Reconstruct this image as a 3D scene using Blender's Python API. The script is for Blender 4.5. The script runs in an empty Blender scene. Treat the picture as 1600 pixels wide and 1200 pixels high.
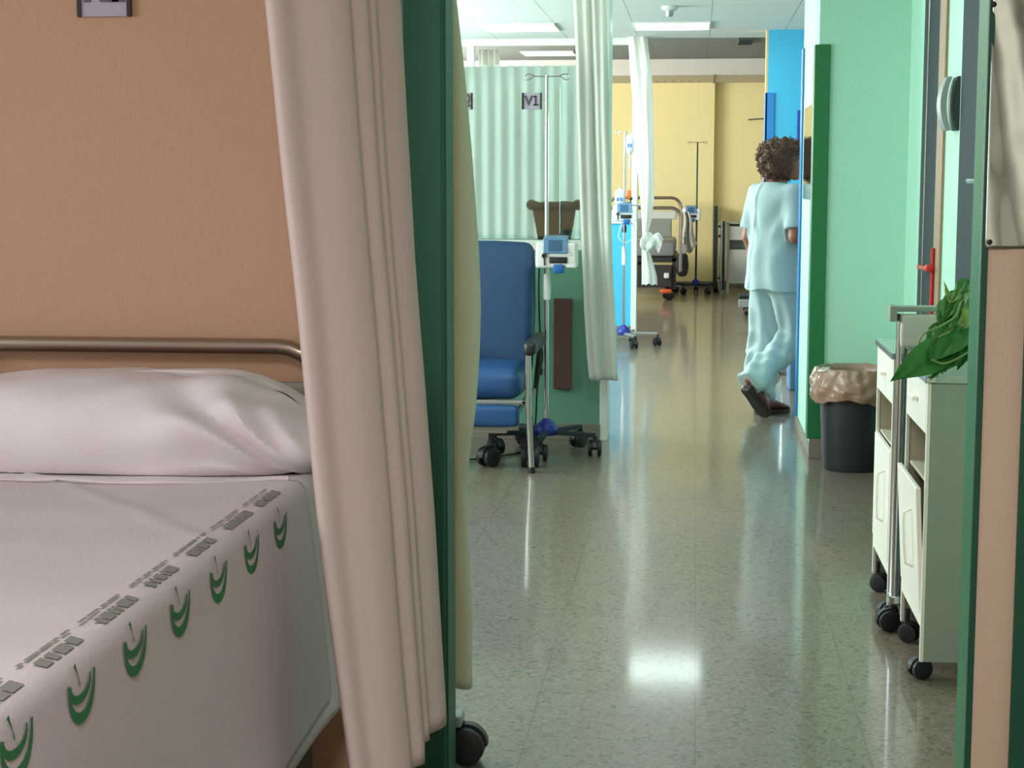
import bpy, bmesh, math, random
import numpy as np
from mathutils import Vector, Matrix, noise
PI = math.pi
random.seed(7)
SC = bpy.context.scene
COL = SC.collection

# ------------------------------------------------------------------ camera
F, H = 2600.0, 1.38
PITCH = math.atan(315 / F)
YAW = math.atan(288 / (F * math.cos(PITCH) + 315 * math.sin(PITCH)))

def W(px, py, Y):
    """real-world point at distance Y seen at a pixel: used to take measurements off the photograph"""
    v = 600 - py
    y = F * math.cos(PITCH) + v * math.sin(PITCH)
    z = v * math.cos(PITCH) - F * math.sin(PITCH)
    x = px - 800
    a, b = x * math.cos(YAW) - y * math.sin(YAW), x * math.sin(YAW) + y * math.cos(YAW)
    t = Y / b
    return Vector((a * t, Y, H + z * t))

def row(z, Y):
    """pixel row of height z at distance Y (near the picture's middle)"""
    return 285 + (H - z) * 2634 / Y

def proj(x, y, z):
    z = z - H
    a = x * math.cos(YAW) + y * math.sin(YAW); b = -x * math.sin(YAW) + y * math.cos(YAW)
    w = b * math.cos(PITCH) - z * math.sin(PITCH); v = z * math.cos(PITCH) + b * math.sin(PITCH)
    return 800 + F * a / w, 600 - F * v / w

# ------------------------------------------------------------------ materials
def lin(c):
    return tuple(((v / 255) / 12.92 if v / 255 <= 0.04045 else ((v / 255 + 0.055) / 1.055) ** 2.4) for v in c) + (1.0,)

def mat(name, c, rough=0.6, metal=0.0, bump=0.0, bscale=60.0, var=0.06, vscale=6.0, spec=0.5, transl=0.0,
        coat=0.0, emit=None, estr=0.0, wave=None):
    m = bpy.data.materials.new(name)
    m.use_nodes = True
    nt = m.node_tree
    N, L = nt.nodes, nt.links
    b = N['Principled BSDF']
    tc = N.new('ShaderNodeTexCoord')
    nz = N.new('ShaderNodeTexNoise')
    nz.inputs['Scale'].default_value = vscale
    nz.inputs['Detail'].default_value = 3
    L.new(tc.outputs['Object'], nz.inputs['Vector'])
    mx = N.new('ShaderNodeMix')
    mx.data_type = 'RGBA'
    col = lin(c)
    mx.inputs[6].default_value = tuple(v * (1 - var) for v in col[:3]) + (1,)
    mx.inputs[7].default_value = tuple(min(1, v * (1 + var)) for v in col[:3]) + (1,)
    L.new(nz.outputs['Fac'], mx.inputs[0])
    L.new(mx.outputs[2], b.inputs['Base Color'])
    b.inputs['Roughness'].default_value = rough
    b.inputs['Metallic'].default_value = metal
    b.inputs['Specular IOR Level'].default_value = spec
    if coat:
        b.inputs['Coat Weight'].default_value = coat
        b.inputs['Coat Roughness'].default_value = 0.08
    if bump:
        n2 = N.new('ShaderNodeTexNoise')
        n2.inputs['Scale'].default_value = bscale
        n2.inputs['Detail'].default_value = 4
        L.new(tc.outputs['Object'], n2.inputs['Vector'])
        bp = N.new('ShaderNodeBump')
        bp.inputs['Strength'].default_value = bump
        bp.inputs['Distance'].default_value = 0.01
        L.new(n2.outputs['Fac'], bp.inputs['Height'])
        L.new(bp.outputs['Normal'], b.inputs['Normal'])
    if emit:
        b.inputs['Emission Color'].default_value = lin(emit)
        b.inputs['Emission Strength'].default_value = estr
    if transl:
        tr = N.new('ShaderNodeBsdfTranslucent')
        L.new(mx.outputs[2], tr.inputs['Color'])
        ms = N.new('ShaderNodeMixShader')
        ms.inputs[0].default_value = transl
        L.new(b.outputs[0], ms.inputs[1])
        L.new(tr.outputs[0], ms.inputs[2])
        L.new(ms.outputs[0], N['Material Output'].inputs['Surface'])
    return m

def glass_mat(name, tint, refl=0.12, rough=0.03):
    m = bpy.data.materials.new(name)
    m.use_nodes = True
    nt = m.node_tree
    N, L = nt.nodes, nt.links
    N.remove(N['Principled BSDF'])
    t = N.new('ShaderNodeBsdfTransparent')
    t.inputs[0].default_value = lin(tint)
    g = N.new('ShaderNodeBsdfGlossy')
    g.inputs['Roughness'].default_value = rough
    g.inputs[0].default_value = (0.9, 0.95, 0.93, 1)
    fr = N.new('ShaderNodeFresnel')
    fr.inputs[0].default_value = 1.5
    ad = N.new('ShaderNodeMath')
    ad.operation = 'ADD'
    ad.use_clamp = True
    ad.inputs[1].default_value = refl
    L.new(fr.outputs[0], ad.inputs[0])
    ms = N.new('ShaderNodeMixShader')
    L.new(ad.outputs[0], ms.inputs[0])
    L.new(t.outputs[0], ms.inputs[1])
    L.new(g.outputs[0], ms.inputs[2])
    L.new(ms.outputs[0], N['Material Output'].inputs['Surface'])
    return m

def grid_mat(name, base, line, sx, sy, ox, oy, lw, rough, speck=None, coat=0.0, bump=0.0, spec=0.5, blot=0.05):
    """slab or tile surface: joints every sx, sy metres (world size, as the object sits at the origin)"""
    m = bpy.data.materials.new(name)
    m.use_nodes = True
    nt = m.node_tree
    N, L = nt.nodes, nt.links
    b = N['Principled BSDF']
    tc = N.new('ShaderNodeTexCoord')
    sp = N.new('ShaderNodeSeparateXYZ')
    L.new(tc.outputs['Object'], sp.inputs[0])
    def math_(op, a, v=None, v2=None):
        n = N.new('ShaderNodeMath')
        n.operation = op
        L.new(a, n.inputs[0])
        if v is not None:
            if isinstance(v, (int, float)): n.inputs[1].default_value = v
            else: L.new(v, n.inputs[1])
        return n.outputs[0]
    ds = []
    for k, (s, o) in enumerate(((sx, ox), (sy, oy))):
        a = math_('SUBTRACT', sp.outputs[k], o)
        a = math_('PINGPONG', a, s / 2)
        ds.append(math_('LESS_THAN', a, lw))
    ln = math_('MAXIMUM', ds[0], ds[1])
    nb = N.new('ShaderNodeTexNoise'); nb.inputs['Scale'].default_value = 1.6; nb.inputs['Detail'].default_value = 3
    L.new(tc.outputs['Object'], nb.inputs['Vector'])
    brk = math_('MULTIPLY', ln, nb.outputs['Fac'])
    col = lin(base)
    c0 = N.new('ShaderNodeMix'); c0.data_type = 'RGBA'
    c0.inputs[6].default_value = tuple(v * (1 - blot) for v in col[:3]) + (1,)
    c0.inputs[7].default_value = tuple(v * (1 + blot) for v in col[:3]) + (1,)
    L.new(nb.outputs['Fac'], c0.inputs[0])
    cur = c0.outputs[2]
    if speck:
        for sc_, thr, cc, f in speck:
            vo = N.new('ShaderNodeTexVoronoi'); vo.inputs['Scale'].default_value = sc_
            L.new(tc.outputs['Object'], vo.inputs['Vector'])
            s3 = N.new('ShaderNodeSeparateColor')
            L.new(vo.outputs['Color'], s3.inputs[0])
            g = math_('GREATER_THAN', s3.outputs[0], thr)
            g = math_('MULTIPLY', g, f)
            mm = N.new('ShaderNodeMix'); mm.data_type = 'RGBA'
            L.new(g, mm.inputs[0]); L.new(cur, mm.inputs[6]); mm.inputs[7].default_value = lin(cc)
            cur = mm.outputs[2]
    c1 = N.new('ShaderNodeMix'); c1.data_type = 'RGBA'
    L.new(brk, c1.inputs[0]); L.new(cur, c1.inputs[6]); c1.inputs[7].default_value = lin(line)
    L.new(c1.outputs[2], b.inputs['Base Color'])
    b.inputs['Roughness'].default_value = rough
    b.inputs['Specular IOR Level'].default_value = spec
    if coat:
        b.inputs['Coat Weight'].default_value = coat
        b.inputs['Coat Roughness'].default_value = 0.09
    if bump:
        n2 = N.new('ShaderNodeTexNoise'); n2.inputs['Scale'].default_value = 5; n2.inputs['Detail'].default_value = 2
        L.new(tc.outputs['Object'], n2.inputs['Vector'])
        bp = N.new('ShaderNodeBump'); bp.inputs['Strength'].default_value = bump; bp.inputs['Distance'].default_value = 0.01
        L.new(n2.outputs['Fac'], bp.inputs['Height'])
        L.new(bp.outputs['Normal'], b.inputs['Normal'])
        if coat: L.new(bp.outputs['Normal'], b.inputs['Coat Normal'])
    return m

LIGHTS = dict(near=55, mid=190, far=280, yel=330, room=92, lamp=13.0, lamp_near=20.0, lamp_person=6.0, bay_backlight=36.0)
EXPO = 0.0
M = {}
M['salmon'] = mat('salmon_plaster', (192, 154, 126), 0.75, bump=0.2, bscale=90, var=0.06, vscale=1.5)
M['peach'] = mat('peach_plaster', (232, 206, 184), 0.7, bump=0.2, bscale=70, var=0.04, vscale=2)
M['mint'] = mat('mint_plaster', (172, 222, 200), 0.6, bump=0.15, bscale=60, var=0.03, vscale=2)
M['green_wall'] = mat('green_paint', (104, 154, 130), 0.45, bump=0.15, bscale=60, var=0.04, vscale=2)
M['yellow'] = mat('yellow_plaster', (240, 226, 166), 0.7, bump=0.15, var=0.04, vscale=1.2)
M['blue_wall'] = mat('blue_paint', (74, 186, 232), 0.55, bump=0.1, var=0.03, vscale=2)
M['blue_guard'] = mat('blue_plastic_guard', (52, 130, 205), 0.45, var=0.03)
M['green_guard'] = mat('green_plastic_guard', (30, 112, 66), 0.42, var=0.05)
M['dark_green'] = mat('dark_green_plastic_guard', (30, 92, 68), 0.5, var=0.05)
M['lit_edge'] = mat('cream_lit_edge', (214, 190, 150), 0.6)
M['door_dark'] = mat('dark_grey_door_metal', (58, 70, 74), 0.75, var=0.05, spec=0.15)
M['door_wood'] = mat('brown_wood_edge', (150, 125, 100), 0.5, var=0.15, vscale=20)
M['red'] = mat('red_plastic', (190, 45, 40), 0.4)
M['white_metal'] = mat('white_enamel', (228, 234, 226), 0.35, var=0.02)
M['white_plastic'] = mat('white_plastic', (226, 232, 230), 0.35, var=0.02)
M['laminate'] = mat('light_grey_laminate', (150, 163, 150), 0.5, var=0.02)
M['cab_white'] = mat('white_cabinet_enamel', (246, 246, 236), 0.35, var=0.02)
M['cab_inner'] = mat('beige_cabinet_lining', (190, 185, 165), 0.6, var=0.03)
M['cab_top'] = mat('pale_green_worktop', (168, 190, 176), 0.25, var=0.03, coat=0.3)
M['chrome'] = mat('chrome', (205, 210, 212), 0.14, metal=1.0, var=0.02)
M['steel'] = mat('brushed_steel', (178, 172, 164), 0.3, metal=1.0, var=0.06, vscale=30)
M['bedtube'] = mat('brown_grey_steel', (176, 158, 146), 0.28, metal=1.0, var=0.04)
M['alu'] = mat('matt_aluminium', (170, 176, 176), 0.45, metal=0.7, var=0.04)
M['black'] = mat('black_rubber', (24, 26, 28), 0.45, var=0.1)
M['black_soft'] = mat('black_plastic', (36, 38, 40), 0.4, var=0.1)
M['cord'] = mat('black_cord', (22, 26, 26), 0.5)
M['chair_blue'] = mat('navy_blue_vinyl', (32, 68, 108), 0.5, bump=0.12, bscale=90, var=0.08, vscale=8)
M['seat_blue'] = mat('bright_blue_vinyl', (36, 82, 136), 0.42, bump=0.12, bscale=60, var=0.1, vscale=10)
M['hub_blue'] = mat('blue_hub_plastic', (38, 52, 150), 0.4)
M['screen'] = mat('grey_blue_screen', (62, 98, 130), 0.2, var=0.15, vscale=40)
M['screen_edge'] = mat('blue_bezel', (96, 136, 176), 0.35)
M['tab_blue'] = mat('blue_tab', (28, 100, 170), 0.4)
M['cur_near'] = mat('cream_curtain_cloth', (226, 212, 206), 0.85, bump=0.12, bscale=320, var=0.03, vscale=4, transl=0.25)
M['cur_mid'] = mat('greenish_cream_curtain_cloth', (210, 212, 192), 0.85, bump=0.12, bscale=320, var=0.03, vscale=4, transl=0.3)
M['cur_far'] = mat('white_curtain_cloth', (240, 242, 236), 0.85, bump=0.1, bscale=200, var=0.03, vscale=4, transl=0.35)
M['pleat'] = mat('pale_pleated_cloth', (242, 246, 244), 0.8, var=0.03, transl=0.6)
M['sheet'] = mat('white_cotton_sheet', (212, 202, 206), 0.85, bump=0.15, bscale=300, var=0.03, vscale=3)
M['pillow'] = mat('white_cotton_pillowcase', (222, 214, 218), 0.85, bump=0.12, bscale=280, var=0.02, vscale=3)
M['mattress'] = mat('grey_mattress_cover', (150, 150, 150), 0.7)
M['print_green'] = mat('green_textile_print', (52, 124, 76), 0.85, var=0.1, vscale=60)
M['print_grey'] = mat('grey_textile_print', (138, 140, 134), 0.85, var=0.12, vscale=60)
M['bedframe_dark'] = mat('dark_brown_bed_frame', (52, 44, 42), 0.5)
M['brown_board'] = mat('brown_wood_board', (92, 62, 54), 0.5, var=0.12, vscale=15)
M['sign'] = mat('lilac_grey_sign', (176, 172, 190), 0.35, var=0.02)
M['sign_dark'] = mat('dark_sign_lettering', (92, 82, 92), 0.5)
M['sign_rail'] = mat('dark_sign_rail', (44, 40, 46), 0.4)
M['basket'] = mat('brown_leather', (122, 92, 66), 0.6, bump=0.3, bscale=90, var=0.15, vscale=15)
M['basket_dark'] = mat('dark_leather', (62, 56, 52), 0.6, bump=0.3, bscale=90, var=0.15)
M['skin'] = mat('tanned_skin', (168, 112, 88), 0.55, var=0.08, vscale=12)
M['hair'] = mat('curly_brown_hair', (112, 76, 62), 0.6, var=0.45, vscale=40)
M['scrub'] = mat('pale_blue_scrub_cotton', (186, 206, 212), 0.85, bump=0.12, bscale=250, var=0.03)
M['clog'] = mat('dark_red_leather', (88, 40, 38), 0.45, var=0.15, vscale=20)
M['clog_sole'] = mat('dark_brown_sole', (46, 34, 32), 0.6)
M['bin'] = mat('charcoal_plastic_bin', (32, 40, 46), 0.5, var=0.08)
M['bag'] = mat('tan_bin_liner', (176, 146, 126), 0.28, bump=0.25, bscale=30, var=0.12, vscale=14, transl=0.25)
M['leaf'] = mat('pothos_leaf', (56, 116, 48), 0.5, var=0.35, vscale=14, transl=0.18)
M['leaf_pale'] = mat('variegated_pothos_leaf', (150, 176, 100), 0.5, var=0.35, vscale=22, transl=0.2)
M['stem'] = mat('pale_green_stem', (120, 140, 80), 0.5)
M['pot'] = mat('grey_pot', (120, 126, 118), 0.5)
M['grey_panel'] = mat('grey_bed_panel', (140, 142, 132), 0.5)
M['bed_white'] = mat('white_bed_panel', (205, 205, 196), 0.5)
M['orange'] = mat('orange_plastic', (214, 92, 40), 0.4)
M['orange2'] = mat('bright_orange_clamp', (240, 120, 50), 0.4)
M['cloth_grey'] = mat('pale_grey_gown_cloth', (196, 192, 180), 0.85, var=0.05)
M['bag_dark'] = mat('dark_bag_cloth', (38, 42, 46), 0.8)
M['duct'] = mat('beige_duct_panel', (206, 200, 190), 0.6, var=0.03)
M['duct_dark'] = mat('dark_duct_hole', (96, 92, 86), 0.7)
M['far_ceiling'] = grid_mat('unlit_grey_ceiling', (120, 130, 127), (80, 88, 86), 0.6, 0.6, 0.095, 14.6, 0.006, 0.8)  # grey base colour carries the dimness of the unlit far ceiling
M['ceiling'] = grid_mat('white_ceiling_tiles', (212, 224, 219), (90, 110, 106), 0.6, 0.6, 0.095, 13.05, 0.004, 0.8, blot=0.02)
M['floor'] = grid_mat('polished_terrazzo', (124, 113, 98), (70, 66, 58), 0.42, 0.40, 0.015, 0.42, 0.0018, 0.36,
                      speck=[(110, 0.80, (88, 80, 70), 0.6), (150, 0.86, (152, 146, 132), 0.5), (75, 0.93, (72, 64, 56), 0.6)],
                      coat=0.5, bump=0.015, spec=0.3)
M['base'] = mat('grey_stone_skirting', (128, 122, 110), 0.4, var=0.15, vscale=60)
M['vinyl_bag'] = mat('clear_fluid_bag', (226, 236, 238), 0.15, var=0.05, transl=0.4)
M['tube'] = mat('clear_tube', (215, 224, 224), 0.2, transl=0.3)
M['label_blue'] = mat('blue_print', (70, 120, 200), 0.5)
M['wall_white'] = mat('white_plaster', (224, 222, 214), 0.7, var=0.02)
M['window_glass'] = glass_mat('window_glass', (215, 235, 232), 0.03)
M['screen_glass'] = glass_mat('partition_glass', (236, 246, 242), 0.05, 0.02)
M['mirror'] = mat('polished_steel_plate', (196, 204, 194), 0.07, metal=1.0, var=0.05, vscale=5)
M['blue_poster'] = mat('dark_blue_poster', (38, 82, 168), 0.4)
def lamp_mat(name, c, s):
    m = mat(name, (240, 250, 248), 0.4, emit=c, estr=s)
    return m
M['lamp'] = lamp_mat('lit_diffuser', (235, 255, 250), LIGHTS['lamp'])
M['lamp_near'] = lamp_mat('softer_lit_diffuser', (235, 255, 250), LIGHTS['lamp_near'])
M['lamp_person'] = lamp_mat('mid_lit_diffuser', (235, 255, 250), LIGHTS['lamp_person'])
M['bay_backlight'] = lamp_mat('added_bay_diffuser', (240, 252, 250), LIGHTS['bay_backlight'])  # unseen lamp, made strong to backlight the pleated curtain
M['lamp_dim'] = lamp_mat('dim_diffuser', (190, 220, 210), 0.8)

# ------------------------------------------------------------------ mesh helpers
class MB:
    def __init__(s):
        s.v = []; s.f = []
    def add(s, vs, fs):
        o = len(s.v)
        s.v += [tuple(v) for v in vs]
        s.f += [tuple(i + o for i in f) for f in fs]
        return s
    def box(s, a, b, bev=0.0, rot=None, piv=None):
        """axis box from corner a to corner b with bevelled edges"""
        bm = bmesh.new()
        bmesh.ops.create_cube(bm, size=1)
        a, b = Vector(a), Vector(b)
        c, d = (a + b) / 2, b - a
        for v in bm.verts:
            v.co = Vector((v.co.x * d.x, v.co.y * d.y, v.co.z * d.z))
        if bev:
            bmesh.ops.bevel(bm, geom=list(bm.edges), offset=min(bev, min(abs(t) for t in d) * 0.45), segments=2, profile=0.5, affect='EDGES')
        Mx = Matrix.Translation(c)
        if rot is not None:
            pv = Vector(piv) if piv is not None else c
            Mx = Matrix.Translation(pv) @ rot.to_4x4() @ Matrix.Translation(c - pv)
        bm.verts.index_update()
        s.add([Mx @ v.co for v in bm.verts], [[v.index for v in f.verts] for f in bm.faces])
        bm.free()
        return s
    def tube(s, pts, r, n=10, cap=True):
        pts = [Vector(p) for p in pts]
        rr = r if isinstance(r, (list, tuple)) else [r] * len(pts)
        t0 = (pts[1] - pts[0]).normalized()
        up = Vector((0, 0, 1)) if abs(t0.z) < 0.9 else Vector((1, 0, 0))
        u = t0.cross(up).normalized()
        vs = []; fs = []
        for i, p in enumerate(pts):
            if i == 0: t = pts[1] - pts[0]
            elif i == len(pts) - 1: t = pts[-1] - pts[-2]
            else: t = (pts[i + 1] - pts[i - 1])
            t.normalize()
            u = (u - t * u.dot(t))
            if u.length < 1e-5: u = t.orthogonal()
            u.normalize()
            w = t.cross(u)
            for k in range(n):
                a = 2 * PI * k / n
                vs.append(p + (u * math.cos(a) + w * math.sin(a)) * rr[i])
        for i in range(len(pts) - 1):
            for k in range(n):
                k2 = (k + 1) % n
                fs.append((i * n + k, i * n + k2, (i + 1) * n + k2, (i + 1) * n + k))
        if cap:
            fs.append(tuple(reversed(range(n))))
            fs.append(tuple((len(pts) - 1) * n + k for k in range(n)))
        return s.add(vs, fs)
    def lathe(s, prof, c, n=24, axis='z', cap=True):
        """prof: (radius, along)"""
        vs = []; fs = []
        c = Vector(c)
        for r, h in prof:
            for k in range(n):
                a = 2 * PI * k / n
                x, y = r * math.cos(a), r * math.sin(a)
                if axis == 'z': q = Vector((x, y, h))
                elif axis == 'x': q = Vector((h, x, y))
                else: q = Vector((x, h, y))
                vs.append(c + q)
        for i in range(len(prof) - 1):
            for k in range(n):
                k2 = (k + 1) % n
                fs.append((i * n + k, i * n + k2, (i + 1) * n + k2, (i + 1) * n + k))
        if cap:
            fs.append(tuple(reversed(range(n))))
            fs.append(tuple((len(prof) - 1) * n + k for k in range(n)))
        return s.add(vs, fs)
    def prism(s, poly, axis, a, b):
        """extrude a 2-D polygon; axis: the extrusion axis; the two others in order"""
        n = len(poly)
        def q(p, t):
            if axis == 'y': return (p[0], t, p[1])
            if axis == 'x': return (t, p[0], p[1])
            return (p[0], p[1], t)
        vs = [q(p, a) for p in poly] + [q(p, b) for p in poly]
        fs = [tuple(range(n)), tuple(reversed(range(n, 2 * n)))]
        fs += [(i, (i + 1) % n, n + (i + 1) % n, n + i) for i in range(n)]
        return s.add(vs, fs)
    def grid(s, fn, nu, nv):
        vs = [fn(i / nu, j / nv) for j in range(nv + 1) for i in range(nu + 1)]
        fs = [(j * (nu + 1) + i, j * (nu + 1) + i + 1, (j + 1) * (nu + 1) + i + 1, (j + 1) * (nu + 1) + i)
              for j in range(nv) for i in range(nu)]
        return s.add(vs, fs)
    def build(s, name, m, parent=None, smooth=True, solid=0.0, sub=0, bev=0.0, loc=None):
        me = bpy.data.meshes.new(name)
        me.from_pydata(s.v, [], s.f)
        bm = bmesh.new(); bm.from_mesh(me)
        bmesh.ops.recalc_face_normals(bm, faces=bm.faces)
        bm.to_mesh(me); bm.free()
        me.materials.append(m)
        o = bpy.data.objects.new(name, me)
        COL.objects.link(o)
        if parent is not None:
            o.parent = parent
        if loc is not None:
            # vertices were given in world/parent space: move the origin there
            off = Vector(loc)
            me.transform(Matrix.Translation(-off))
            o.location = off
        if solid:
            md = o.modifiers.new('thick', 'SOLIDIFY'); md.thickness = solid; md.offset = 0
        if bev:
            md = o.modifiers.new('bevel', 'BEVEL'); md.width = bev; md.segments = 2; md.limit_method = 'ANGLE'
        if sub:
            md = o.modifiers.new('sub', 'SUBSURF'); md.levels = sub; md.render_levels = sub
        if smooth:
            for p in me.polygons: p.use_smooth = True
            try:
                me.set_sharp_from_angle(angle=math.radians(40))
            except Exception:
                pass
        return o

def thing(name, label, cat, loc=(0, 0, 0), rz=0.0, group=None):
    o = bpy.data.objects.new(name, None)
    o.empty_display_size = 0.1
    COL.objects.link(o)
    o.location = loc
    o.rotation_euler = (0, 0, rz)
    tag(o, label, cat, group)
    return o

def tag(o, label=None, cat=None, group=None, kind=None):
    if label: o['label'] = label
    if cat: o['category'] = cat
    if group: o['group'] = group
    if kind: o['kind'] = kind
    return o

def struct(name, mb, m, smooth=False, **k):
    o = mb.build(name, m, smooth=smooth, **k)
    o['kind'] = 'structure'
    return o

def text_mesh(name, txt, size, m, parent, loc, rot=(PI / 2, 0, 0), bold=0.0, depth=0.001, sx=1.0):
    cu = bpy.data.curves.new('lettering', 'FONT')
    cu.body = txt; cu.size = size; cu.align_x = 'CENTER'; cu.align_y = 'CENTER'
    cu.extrude = depth; cu.offset = bold; cu.resolution_u = 6
    t = bpy.data.objects.new('lettering', cu)
    COL.objects.link(t)
    dg = bpy.context.evaluated_depsgraph_get()
    me = bpy.data.meshes.new_from_object(t.evaluated_get(dg))
    bpy.data.objects.remove(t)
    me.transform(Matrix.Diagonal((sx, 1, 1, 1)))
    if txt.endswith('1'):
        # the slab foot and flag of the figure 1
        xs = [v.co.x for v in me.vertices]; ys = [v.co.y for v in me.vertices]
        x1, y0 = max(xs) - size * 0.06, min(ys)
        bm = bmesh.new(); bm.from_mesh(me)
        for cx_, cy_, w_, h_ in ((x1, y0 + size * .05, size * .44, size * .11), (x1 - size * .10, max(ys) - size * .07, size * .24, size * .11)):
            bmesh.ops.create_cube(bm, size=1, matrix=Matrix.Translation((cx_, cy_, 0)) @ Matrix.Diagonal((w_, h_, depth * 2, 1)))
        bm.to_mesh(me); bm.free()
    me.materials.clear(); me.materials.append(m)
    o = bpy.data.objects.new(name, me)
    COL.objects.link(o)
    o.parent = parent; o.location = loc; o.rotation_euler = rot
    return o

def lerp(a, b, t): return a + (b - a) * t
def sstep(a, b, x):
    t = max(0.0, min(1.0, (x - a) / (b - a)))
    return t * t * (3 - 2 * t)
def poly(pts, x):
    if x <= pts[0][0]: return pts[0][1]
    for (a, b), (c, d) in zip(pts, pts[1:]):
        if x <= c: return b + (d - b) * (x - a) / (c - a)
    return pts[-1][1]
def spline(pts, n):
    """Catmull-Rom through points of any dimension"""
    P = [Vector(p) for p in pts]
    P = [P[0] * 2 - P[1]] + P + [P[-1] * 2 - P[-2]]
    out = []
    for i in range(1, len(P) - 2):
        for k in range(n):
            t = k / n
            a, b, c, d = P[i - 1], P[i], P[i + 1], P[i + 2]
            out.append(0.5 * ((2 * b) + (c - a) * t + (2 * a - 5 * b + 4 * c - d) * t * t + (3 * b - a - 3 * c + d) * t ** 3))
    out.append(P[-2])
    return out
def nz(x, y, z=0.0, s=1.0):
    return noise.noise(Vector((x * s, y * s, z * s)))

# ------------------------------------------------------------------ room shell
ZC = 2.6
struct('floor', MB().box((-4.1, -2.2, -0.1), (3.1, 22.6, 0)), M['floor'])
struct('ceiling', MB().box((-4.1, -2.2, ZC), (3.1, 14.5, ZC + 0.45)), M['ceiling'])
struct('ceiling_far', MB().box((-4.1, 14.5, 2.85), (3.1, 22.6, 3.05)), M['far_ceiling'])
struct('wall_back', MB().box((-4.1, -2.2, 0), (3.1, -2.1, ZC)), M['wall_white'])
struct('wall_right_side', MB().box((3.0, -2.1, 0), (3.1, 22.6, 3.0)), M['wall_white'])
def wall_with_windows():
    m = MB()
    x0, x1 = -4.1, -4.0
    cuts = [(0.2, 2.4), (4.6, 8.2), (10.2, 13.6), (16.0, 20.0)]
    y = -2.1
    for a, b in cuts:
        zs = 0.95 if a < 15 else 1.55
        m.box((x0, y, 0), (x1, a, 3.0))
        m.box((x0, a, 0), (x1, b, zs)); m.box((x0, a, zs + 1.3 if a < 15 else 2.7), (x1, b, 3.0))
        y = b
    m.box((x0, y, 0), (x1, 22.6, 3.0))
    return m, cuts
m_, CUTS = wall_with_windows()
struct('wall_left', m_, M['wall_white'])
for i, (a, b) in enumerate(CUTS):
    r = thing('window_%d' % (i + 1 if i < 3 else 5), None, None, (-4.05, (a + b) / 2, 0.95 if i < 3 else 1.55)); r['kind'] = 'structure'
    w = (b - a) / 2
    fr = MB()
    wh = 1.3 if i < 3 else 1.15
    for z0, z1, ya, yb in ((0, .05, -w, w), (wh - .05, wh, -w, w), (.05, wh - .05, -w, -w + .05), (.05, wh - .05, w - .05, w), (.05, wh - .05, -.025, .025)):
        fr.box((-.03, ya, z0), (.03, yb, z1), 0.004)
    fr.build('window_frame', M['white_metal'], r, smooth=False)
    MB().box((-.004, -w + .05, .05), (.004, w - .05, wh - .05)).build('window_pane', M['window_glass'], r, smooth=False)

# near wall with the salmon face (towards the camera) and green guard on its end
YW = 3.62
struct('wall_near_left', MB().box((-4.0, YW, 0), (-0.575, YW + 0.12, ZC)), M['salmon'])
g = MB().box((-0.64, YW - 0.006, 0.0), (-0.548, YW + 0.126, ZC), 0.006)
g.box((-0.552, YW + 0.004, 0.0), (-0.543, YW + 0.116, ZC), 0.003)
struct('trim_1', g, M['dark_green'])
# near right pillar: peach face with green guards, then the door frame
struct('wall_near_right', MB().box((0.610, YW, 0), (3.0, YW + 0.12, ZC)), M['peach'])
struct('trim_2', MB().box((0.601, YW + 0.008, 0), (0.614, YW + 0.126, ZC), 0.004), M['green_guard'])
struct('trim_3', MB().box((0.601, YW - 0.004, 0), (0.616, YW + 0.01, ZC), 0.003), M['dark_green'])  # front lip of the same guard, shade put in as a darker green
struct('trim_4', MB().box((0.695, YW - 0.02, 0), (0.83, YW, ZC), 0.004), M['dark_green'])
# right wall of the corridor
struct('wall_right', MB().box((1.03, YW + .12, 0), (1.16, 8.4, ZC)), M['mint'])
struct('wall_return', MB().box((0.59, 8.4, 0), (1.16, 9.6, ZC)), M['mint'])
gd = MB().box((0.568, 8.388, 0.10), (0.645, 8.402, 2.05), 0.004)
gd.box((0.568, 8.395, 0.10), (0.592, 8.50, 2.05), 0.004)
struct('trim_5', gd, M['green_guard'])
bg = MB().box((0.578, 9.50, 0.02), (0.592, 9.612, 2.12), 0.004)
bg.box((0.578, 9.598, 0.02), (0.68, 9.612, 2.12), 0.004)
struct('trim_6', bg, M['blue_guard'])
struct('wall_blue', MB().box((0.565, 13.8, 0), (3.0, 13.95, ZC)), M['blue_wall'])
struct('trim_7', MB().box((0.545, 13.79, 0.0), (0.62, 13.80, 2.10), 0.003).box((0.545, 13.79, 0), (0.565, 13.96, 2.10), 0.004), M['blue_guard'])
struct('trim_8', MB().box((0.547, 13.80, 2.10), (0.568, 13.95, ZC), 0.002), M['lit_edge'])  # cream colour paints the lit side edge of the wall above the guard
struct('wall_far_left', MB().box((-4.0, 22.0, 0), (0.222, 22.5, 3.0)), M['yellow'])
struct('wall_far_right', MB().box((0.222, 22.14, 0), (3.0, 22.5, 3.0)), M['yellow'])
bk = MB().box((-4.0, 20.4, 2.66), (3.0, 22.0, 2.85))
struct('ceiling_bulkhead', bk, M['duct'])
hs = MB()
for k in range(7):
    x = -0.62 + k * 0.105
    hs.lathe([(0.014, 0), (0.014, 0.006)], (x, 21.6, 2.652), 10)
hs.box((0.20, 20.38, 2.655), (0.215, 22.0, 2.662))
struct('trim_9', hs, M['duct_dark'])
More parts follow.
